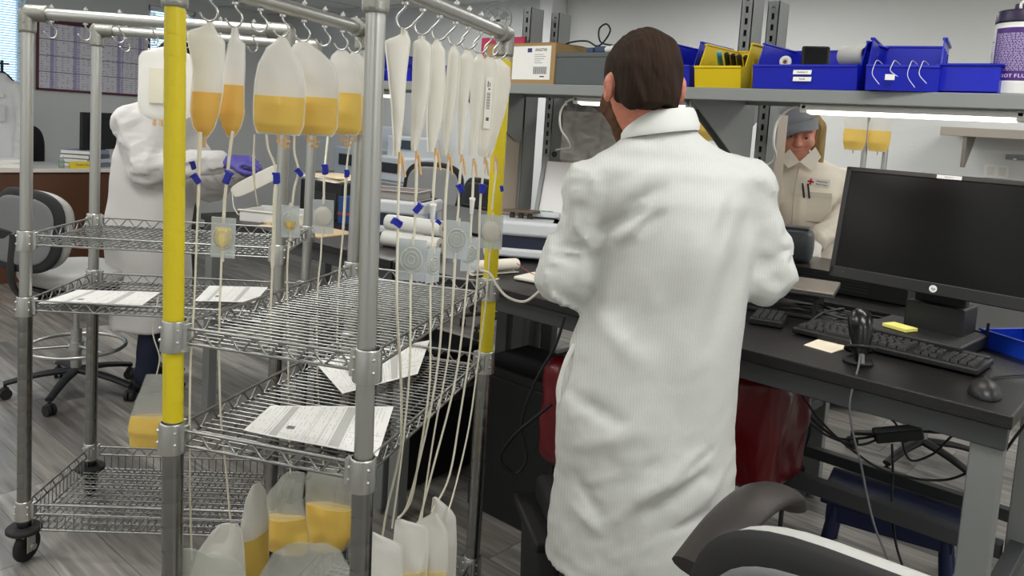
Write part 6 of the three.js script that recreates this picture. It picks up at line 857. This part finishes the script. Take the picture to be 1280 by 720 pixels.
// ---------- back of the room ----------
{
  // wall schedule board
  const w = 1.05, h = 0.64, t = thing('wall_schedule', 'wall schedule board with dark red frame and purple columns between the two windows', 'board', [ROOM.a0 + 0.02, 1.866, -(2.747 + w / 2)], Math.PI / 2);
  const bt = canvasTex(1024, 624, (c) => { c.fillStyle = '#dfdde6'; c.fillRect(0, 0, 1024, 624); for (let k = 0; k < 5; k++) { c.fillStyle = '#a9a2c8'; c.fillRect(k * 205 + 100, 0, 34, 624); c.fillStyle = '#c4bedb'; c.fillRect(k * 205 + 140, 0, 20, 624); } c.fillStyle = '#3c3a4c'; for (let r = 0; r < 4; r++) c.fillRect(0, r * 152 + 4, 1024, 6); for (let r = 0; r < 26; r++) for (let k = 0; k < 22; k++) { if (hsh(r, k, 3) < 0.25) continue; c.fillStyle = ['#6a6680', '#57536e', '#7c7898'][k % 3]; c.globalAlpha = 0.75; const x = 14 + k * 46 + hsh(r, k, 5) * 10; c.fillRect(x, 18 + r * 23.4, 12 + hsh(r, k, 9) * 22, 3); c.fillRect(x + 3, 13 + r * 23.4, 3 + hsh(k, r, 2) * 8, 8); } c.globalAlpha = 1; });
  part('board', new THREE.BoxGeometry(w, h, 0.012), new THREE.MeshPhysicalMaterial({ map: bt, roughness: 0.35 }), t); part('frame', mg([bx(w + 0.03, 0.022, 0.026, 0, h / 2 + 0.005, 0, 0.003), bx(w + 0.03, 0.022, 0.026, 0, -h / 2 - 0.005, 0, 0.003), bx(0.022, h + 0.03, 0.026, -w / 2 - 0.005, 0, 0, 0.003), bx(0.022, h + 0.03, 0.026, w / 2 + 0.005, 0, 0, 0.003)]), mat(0x5a1626, 0.5), t); part('header', bx(0.5, 0.05, 0.014, -0.1, h / 2 + 0.03, 0.0), mat(0x6a2030, 0.5), t);
  // left desk
  const dx = -7.0, top = 0.905, dk = thing('desk', 'brown fronted office desk with a pale top at far left', 'desk', [0, 0, 0]);
  part('desktop', bx(0.75, 0.03, 2.4, dx - 0.34, top - 0.015, -2.05, 0.004), mat(0xd8d4cc, 0.4), dk); part('modesty_panel', bx(0.02, top - 0.03, 2.34, dx, (top - 0.03) / 2, -2.05), mat(0x55341f, 0.5, 0, { bumpMap: TX.streak, bumpScale: 0.0003 }), dk, 'brown wood front panel'); part('side_panel', mg([bx(0.7, top - 0.03, 0.02, dx - 0.34, (top - 0.03) / 2, -0.88), bx(0.7, top - 0.03, 0.02, dx - 0.34, (top - 0.03) / 2, -3.22)]), mat(0x55341f, 0.5), dk);
  const ch = thing('office_chair', 'black office chair behind the brown desk', 'chair', V(-7.95, 0, 2.5), -Math.PI / 2 + 0.2); part('backrest', pad(0.5, 0.56, 0.08, 0.6, 0, 0.4).translate(0, 0.93, 0.22), M.rubber, ch); part('seat', pad(0.5, 0.48, 0.09, 0.7, 0, 0).rotateX(-Math.PI / 2).translate(0, 0.52, 0), M.rubber, ch); part('column', rod([0, 0.1, 0], [0, 0.5, 0], 0.03, 12), M.black, ch); part('back_support', rod([0, 0.48, 0.15], [0, 0.8, 0.27], 0.025, 8), M.black, ch); for (let k = 0; k < 5; k++) part('base_leg', sweep([[0, 0.11, 0], [0.3 * Math.cos(k * 1.257), 0.05, 0.3 * Math.sin(k * 1.257)]], 0.026, 8, 6), M.black, ch);
  const mo = thing('monitor', 'black monitor on the brown desk turned away from us', 'monitor', V(-7.3, top, 2.82), 2.2); part('panel', bx(0.5, 0.32, 0.03, 0, 0.3, 0, 0.008), M.black, mo); part('back_cover', bx(0.3, 0.2, 0.03, 0, 0.3, 0.025, 0.012), M.black, mo); part('stand', bx(0.06, 0.26, 0.03, 0, 0.14, 0.03, 0.006), M.black, mo); part('base', bx(0.24, 0.015, 0.17, 0, 0.008, 0.02, 0.005), M.black, mo);
  const np = thing('name_plate', 'yellow desk name plate on the brown desk', 'sign', V(-7.02, top, 2.59), 0.0); part('plate', extrude([[-0.03, 0], [0.03, 0], [0.004, 0.055], [-0.004, 0.055]], 0.21, 0.002).translate(0, 0, -0.105), mat(0xd8c020, 0.5), np); const nl = decal(0.15, 0.034, textTex(['Team Lead'], 256, 58, '#d8c020', '#4a4210', 'bold 40px sans-serif'), np, 0.0175, 0.03, 0); nl.rotation.set(0, Math.PI / 2, 0); nl.rotateX(-0.44);
  const bo = thing('bottle', 'small clear bottle with a white cap beside the yellow name plate', 'bottle', V(-7.06, top, 2.44)); part('glass', lathe([[0, 0], [0.021, 0], [0.022, 0.06], [0.012, 0.078], [0.012, 0.085], [0, 0.085]], 20), mat(0xc9d8d0, 0.1, 0, { transmission: 0.8 }), bo); part('cap', lathe([[0, 0.084], [0.014, 0.084], [0.014, 0.104], [0, 0.104]], 16), M.white, bo);
  for (let i = 0; i < 5; i++) { const p = solo('paper_stack', bx(0.24, 0.012, 0.32, 0, 0.006, 0, 0.001), M.paper, ['bottom', 'second', 'middle', 'fourth', 'top'][i] + ' paper pad of the pile at the left end of the brown desk', 'paper', 'papers on the brown desk'); p.position.copy(V(-7.18, top + i * 0.0125, 2.04)); p.rotation.y = (i * 31 % 7 - 3) * 0.05; }
  for (let i = 0; i < 4; i++) { const p = thing('binder', ['lowest', 'second', 'third', 'topmost'][i] + ' grey binder lying in the pile left of the turned monitor', 'binder', V(-7.22, top + i * 0.036, 2.68), 0.5 + 0.07 * i, 'binders on the brown desk'); part('cover', bx(0.26, 0.034, 0.3, 0, 0.017, 0, 0.004), mat([0x6b7080, 0xb7bac2, 0x555a66, 0x8c93a6][i], 0.6), p); part('pages', bx(0.25, 0.026, 0.302, 0.004, 0.017, 0), M.paper, p); }
  const st = thing('equipment_tower', 'tall black cabinet with vents beside the bent person', 'cabinet', V(-6.2, 0, 2.95), 0.9); part('case', bx(0.34, 1.25, 0.4, 0, 0.625, 0, 0.01), M.black, st); part('vent', mg(Array.from({ length: 8 }, (_, i) => bx(0.28, 0.016, 0.01, 0, 0.3 + i * 0.07, 0.203, 0.003))), M.dark, st, null, 'stuff'); part('badge_strip', bx(0.1, 0.02, 0.004, 0.05, 1.05, 0.202), M.chrome, st);
  // lab coat on a stand at the far left edge
  const cs = thing('lab_coat', 'white lab coat with a small red badge, hanging at the far left edge', 'coat', at(2, 180, 6.9).setY(0), YC + Math.PI - 0.25);
  const P = [[0.75, 0, 0.2, 0, 0.13], [1.0, 0, 0.2, 0, 0.12], [1.3, 0, 0.2, 0, 0.11], [1.48, 0, 0.19, 0, 0.09], [1.56, 0, 0.14, 0, 0.075], [1.62, 0, 0.07, 0, 0.06], [1.65, 0, 0.06, 0, 0.05]];
  part('coat_body', garment(P, [-1, 1].map((s) => ({ p: [[s * 0.14, 1.53, 0], [s * 0.22, 1.4, 0], [s * 0.235, 1.1, -0.02], [s * 0.22, 0.9, -0.04]], r: [0.05, 0.06, 0.058, 0.05] })), { k: 0.02, cell: 0.0125, n1: 0.03 }), coatMat(0xe4e4e4), cs); const bdg = part('badge', bx(0.08, 0.03, 0.003, -0.09, 1.46, -0.105), M.white, cs); part('red_mark', bx(0.018, 0.018, 0.003, -0.07, 1.46, -0.107), mat(0xb02030, 0.6), bdg); part('pocket', bx(0.13, 0.14, 0.006, -0.09, 1.31, -0.115, 0.002), coatMat(0xdedede), cs); part('hanger', sweep([[-0.17, 1.55, 0], [0, 1.66, 0], [0.17, 1.55, 0]], 0.007, 8, 16), M.black, cs); part('hook', sweep([[0, 1.66, 0], [0, 1.72, 0], [0.02, 1.74, 0], [0.03, 1.72, 0.0]], 0.003, 6, 14), M.chrome, cs);
  const sd = thing('coat_stand', 'thin black coat stand carrying the white lab coat', 'coat stand', at(2, 180, 6.9).setY(0), YC); part('pole', rod([0, 0.02, 0], [0, 1.76, 0], 0.012, 12), M.black, sd); part('base', lathe([[0, 0], [0.17, 0], [0.17, 0.012], [0.02, 0.03], [0, 0.03]], 28), M.black, sd); part('arm', rod([-0.05, 1.73, 0], [0.06, 1.73, 0], 0.008, 8), M.black, sd);
  // counter and printer against the back wall, seen under the shelf
  const ct = thing('side_table', 'grey counter against the back wall under the lab instruments', 'table', V(-5.9, 0, 5.0)); part('tabletop', bx(2.0, 0.035, 0.7, 0, 0.88, 0, 0.005), mat(0x8a8d90, 0.5), ct); for (const a of [-0.95, 0.95]) for (const b of [-0.3, 0.3]) part('leg', bx(0.05, 0.865, 0.05, a, 0.4325, b, 0.004), M.benchGrey, ct);
  [[-6.35, 0.5, 'tall pale lab instrument on the back counter, left one', 0xb4bcc4], [-5.75, 0.42, 'boxy pale lab instrument on the back counter, right one', 0xc3c8cc]].forEach(([a, hh, l, c]) => { const q = thing('lab_instrument', l, 'machine', V(a, 0.898, 5.0), 0.0); part('housing', mg([bx(0.48, hh * 0.55, 0.46, 0, hh * 0.275, 0, 0.02), bx(0.42, hh * 0.5, 0.3, 0, hh * 0.75, -0.07, 0.02)]), mat(c, 0.5), q); part('opening', bx(0.3, hh * 0.22, 0.01, 0, hh * 0.3, 0.23, 0.004), M.dark, q); part('control_panel', bx(0.26, hh * 0.2, 0.012, 0.02, hh * 0.82, 0.085, 0.004), mat(0x39424c, 0.4), q); });
  // wall shelf with pegs, outlet
  const y0 = 1.65, s0 = -1.24, sh = thing('wall_shelf', 'narrow brushed steel wall shelf with hanging pegs on the back wall', 'shelf', V(s0, y0, 5.28)); part('board', mg([bx(1.9, 0.006, 0.26, 0.95, -0.003, 0), bx(1.9, 0.05, 0.008, 0.95, -0.025, 0.13, 0.002)]), mat(0xb8b0a6, 0.35, 0.7), sh); part('peg_rail', bx(1.5, 0.03, 0.015, 1.05, -0.15, -0.12, 0.003), M.shelfGrey, sh);
  for (const x of [0.12, 1.6]) part('bracket', extrude([[0, 0], [0.24, 0], [0.24, -0.03], [0.03, -0.22], [0, -0.22]], 0.02, 0.002).rotateY(-Math.PI / 2).rotateY(Math.PI).translate(x, -0.008, 0.12).translate(0, 0, 0), mat(0x8b857d, 0.35, 0.6), sh); for (let i = 0; i < 6; i++) part('peg', mg([rod([0.36 + i * 0.2, -0.15, -0.11], [0.36 + i * 0.2, -0.16, -0.05], 0.005, 8), new THREE.SphereGeometry(0.011, 12, 8).translate(0.36 + i * 0.2, -0.16, -0.05)]), M.chrome, sh);
  const ou = thing('wall_outlet', 'double white power outlet on the back wall', 'outlet', V(-0.98, 1.41, 5.415)); part('plate', bx(0.13, 0.08, 0.008, 0, 0, 0, 0.002), M.white, ou); for (const s of [-1, 1]) part('socket', bx(0.035, 0.05, 0.004, s * 0.03, 0, 0.004, 0.002), M.offwhite, ou);
  // a bag stand behind the woman
  const bs = thing('bag_stand', 'steel bag stand behind the woman hung with yellow bags', 'rack', at(1076, 190, 4.6).setY(0), YC); const X = [-0.44, 0.02, 0.14]; for (const x of X) part('post', rod([x, 0.1, 0], [x, 1.78, 0], 0.016, 14), M.steel, bs); part('rail', rod([-0.5, 1.76, 0], [0.2, 1.76, 0], 0.014, 12), M.steel, bs); part('base', mg([bx(0.7, 0.04, 0.4, -0.15, 0.08, 0, 0.01)]), M.dark, bs); for (const x of [-0.45, 0.15]) for (const z of [-0.15, 0.15]) part('caster', new THREE.TorusGeometry(0.028, 0.014, 8, 18).translate(x, 0.042, z), M.rubber, bs);
  const p = [[0, -0.01, 0.01, 0.002], [0.02, -0.05, 0.05, 0.006], [0.1, -0.065, 0.065, 0.014], [0.2, -0.064, 0.064, 0.024], [0.25, -0.05, 0.05, 0.008]];
  [[-0.06, 'yellow bag on the stand behind the woman, nearest her hair'], [0.08, 'yellow bag on the stand behind the woman, between the two posts']].forEach(([x, l]) => { const q = bs.localToWorld(new THREE.Vector3(x, 1.745, 0.03)); bs.updateMatrixWorld(true); bag('plasma_bag', l, null, bs.localToWorld(new THREE.Vector3(x, 1.73, 0.035)), YC, p, { level: 0.13, fluid: LEMON }); });
  const b2 = thing('bag_stand', 'steel bag stand far behind the bench, right of the mans shoulder', 'rack', at(905, 175, 4.7).setY(0), YC); for (const x of [-0.2, 0.2]) part('post', rod([x, 0.1, 0], [x, 1.78, 0], 0.016, 14), M.steel, b2); part('rail', rod([-0.22, 1.76, 0], [0.22, 1.76, 0], 0.014, 12), M.steel, b2); part('base', bx(0.5, 0.04, 0.4, 0, 0.08, 0, 0.01), M.dark, b2); for (const x of [-0.2, 0.2]) for (const z of [-0.15, 0.15]) part('caster', new THREE.TorusGeometry(0.028, 0.014, 8, 18).translate(x, 0.042, z), M.rubber, b2); b2.updateMatrixWorld(true);
  [-0.1, 0.06].forEach((x, i) => bag('plasma_bag', ['yellow bag right of the mans shoulder, behind the shelf bracket, left one', 'yellow bag right of the mans shoulder, behind the shelf bracket, right one'][i], null, b2.localToWorld(new THREE.Vector3(x, 1.73, 0.035)), YC, p, { level: 0.1, fluid: LEMON }));
}

scene.traverse((o) => { if (o.isMesh) o.castShadow = o.receiveShadow = true; });
renderer.render(scene, camera);
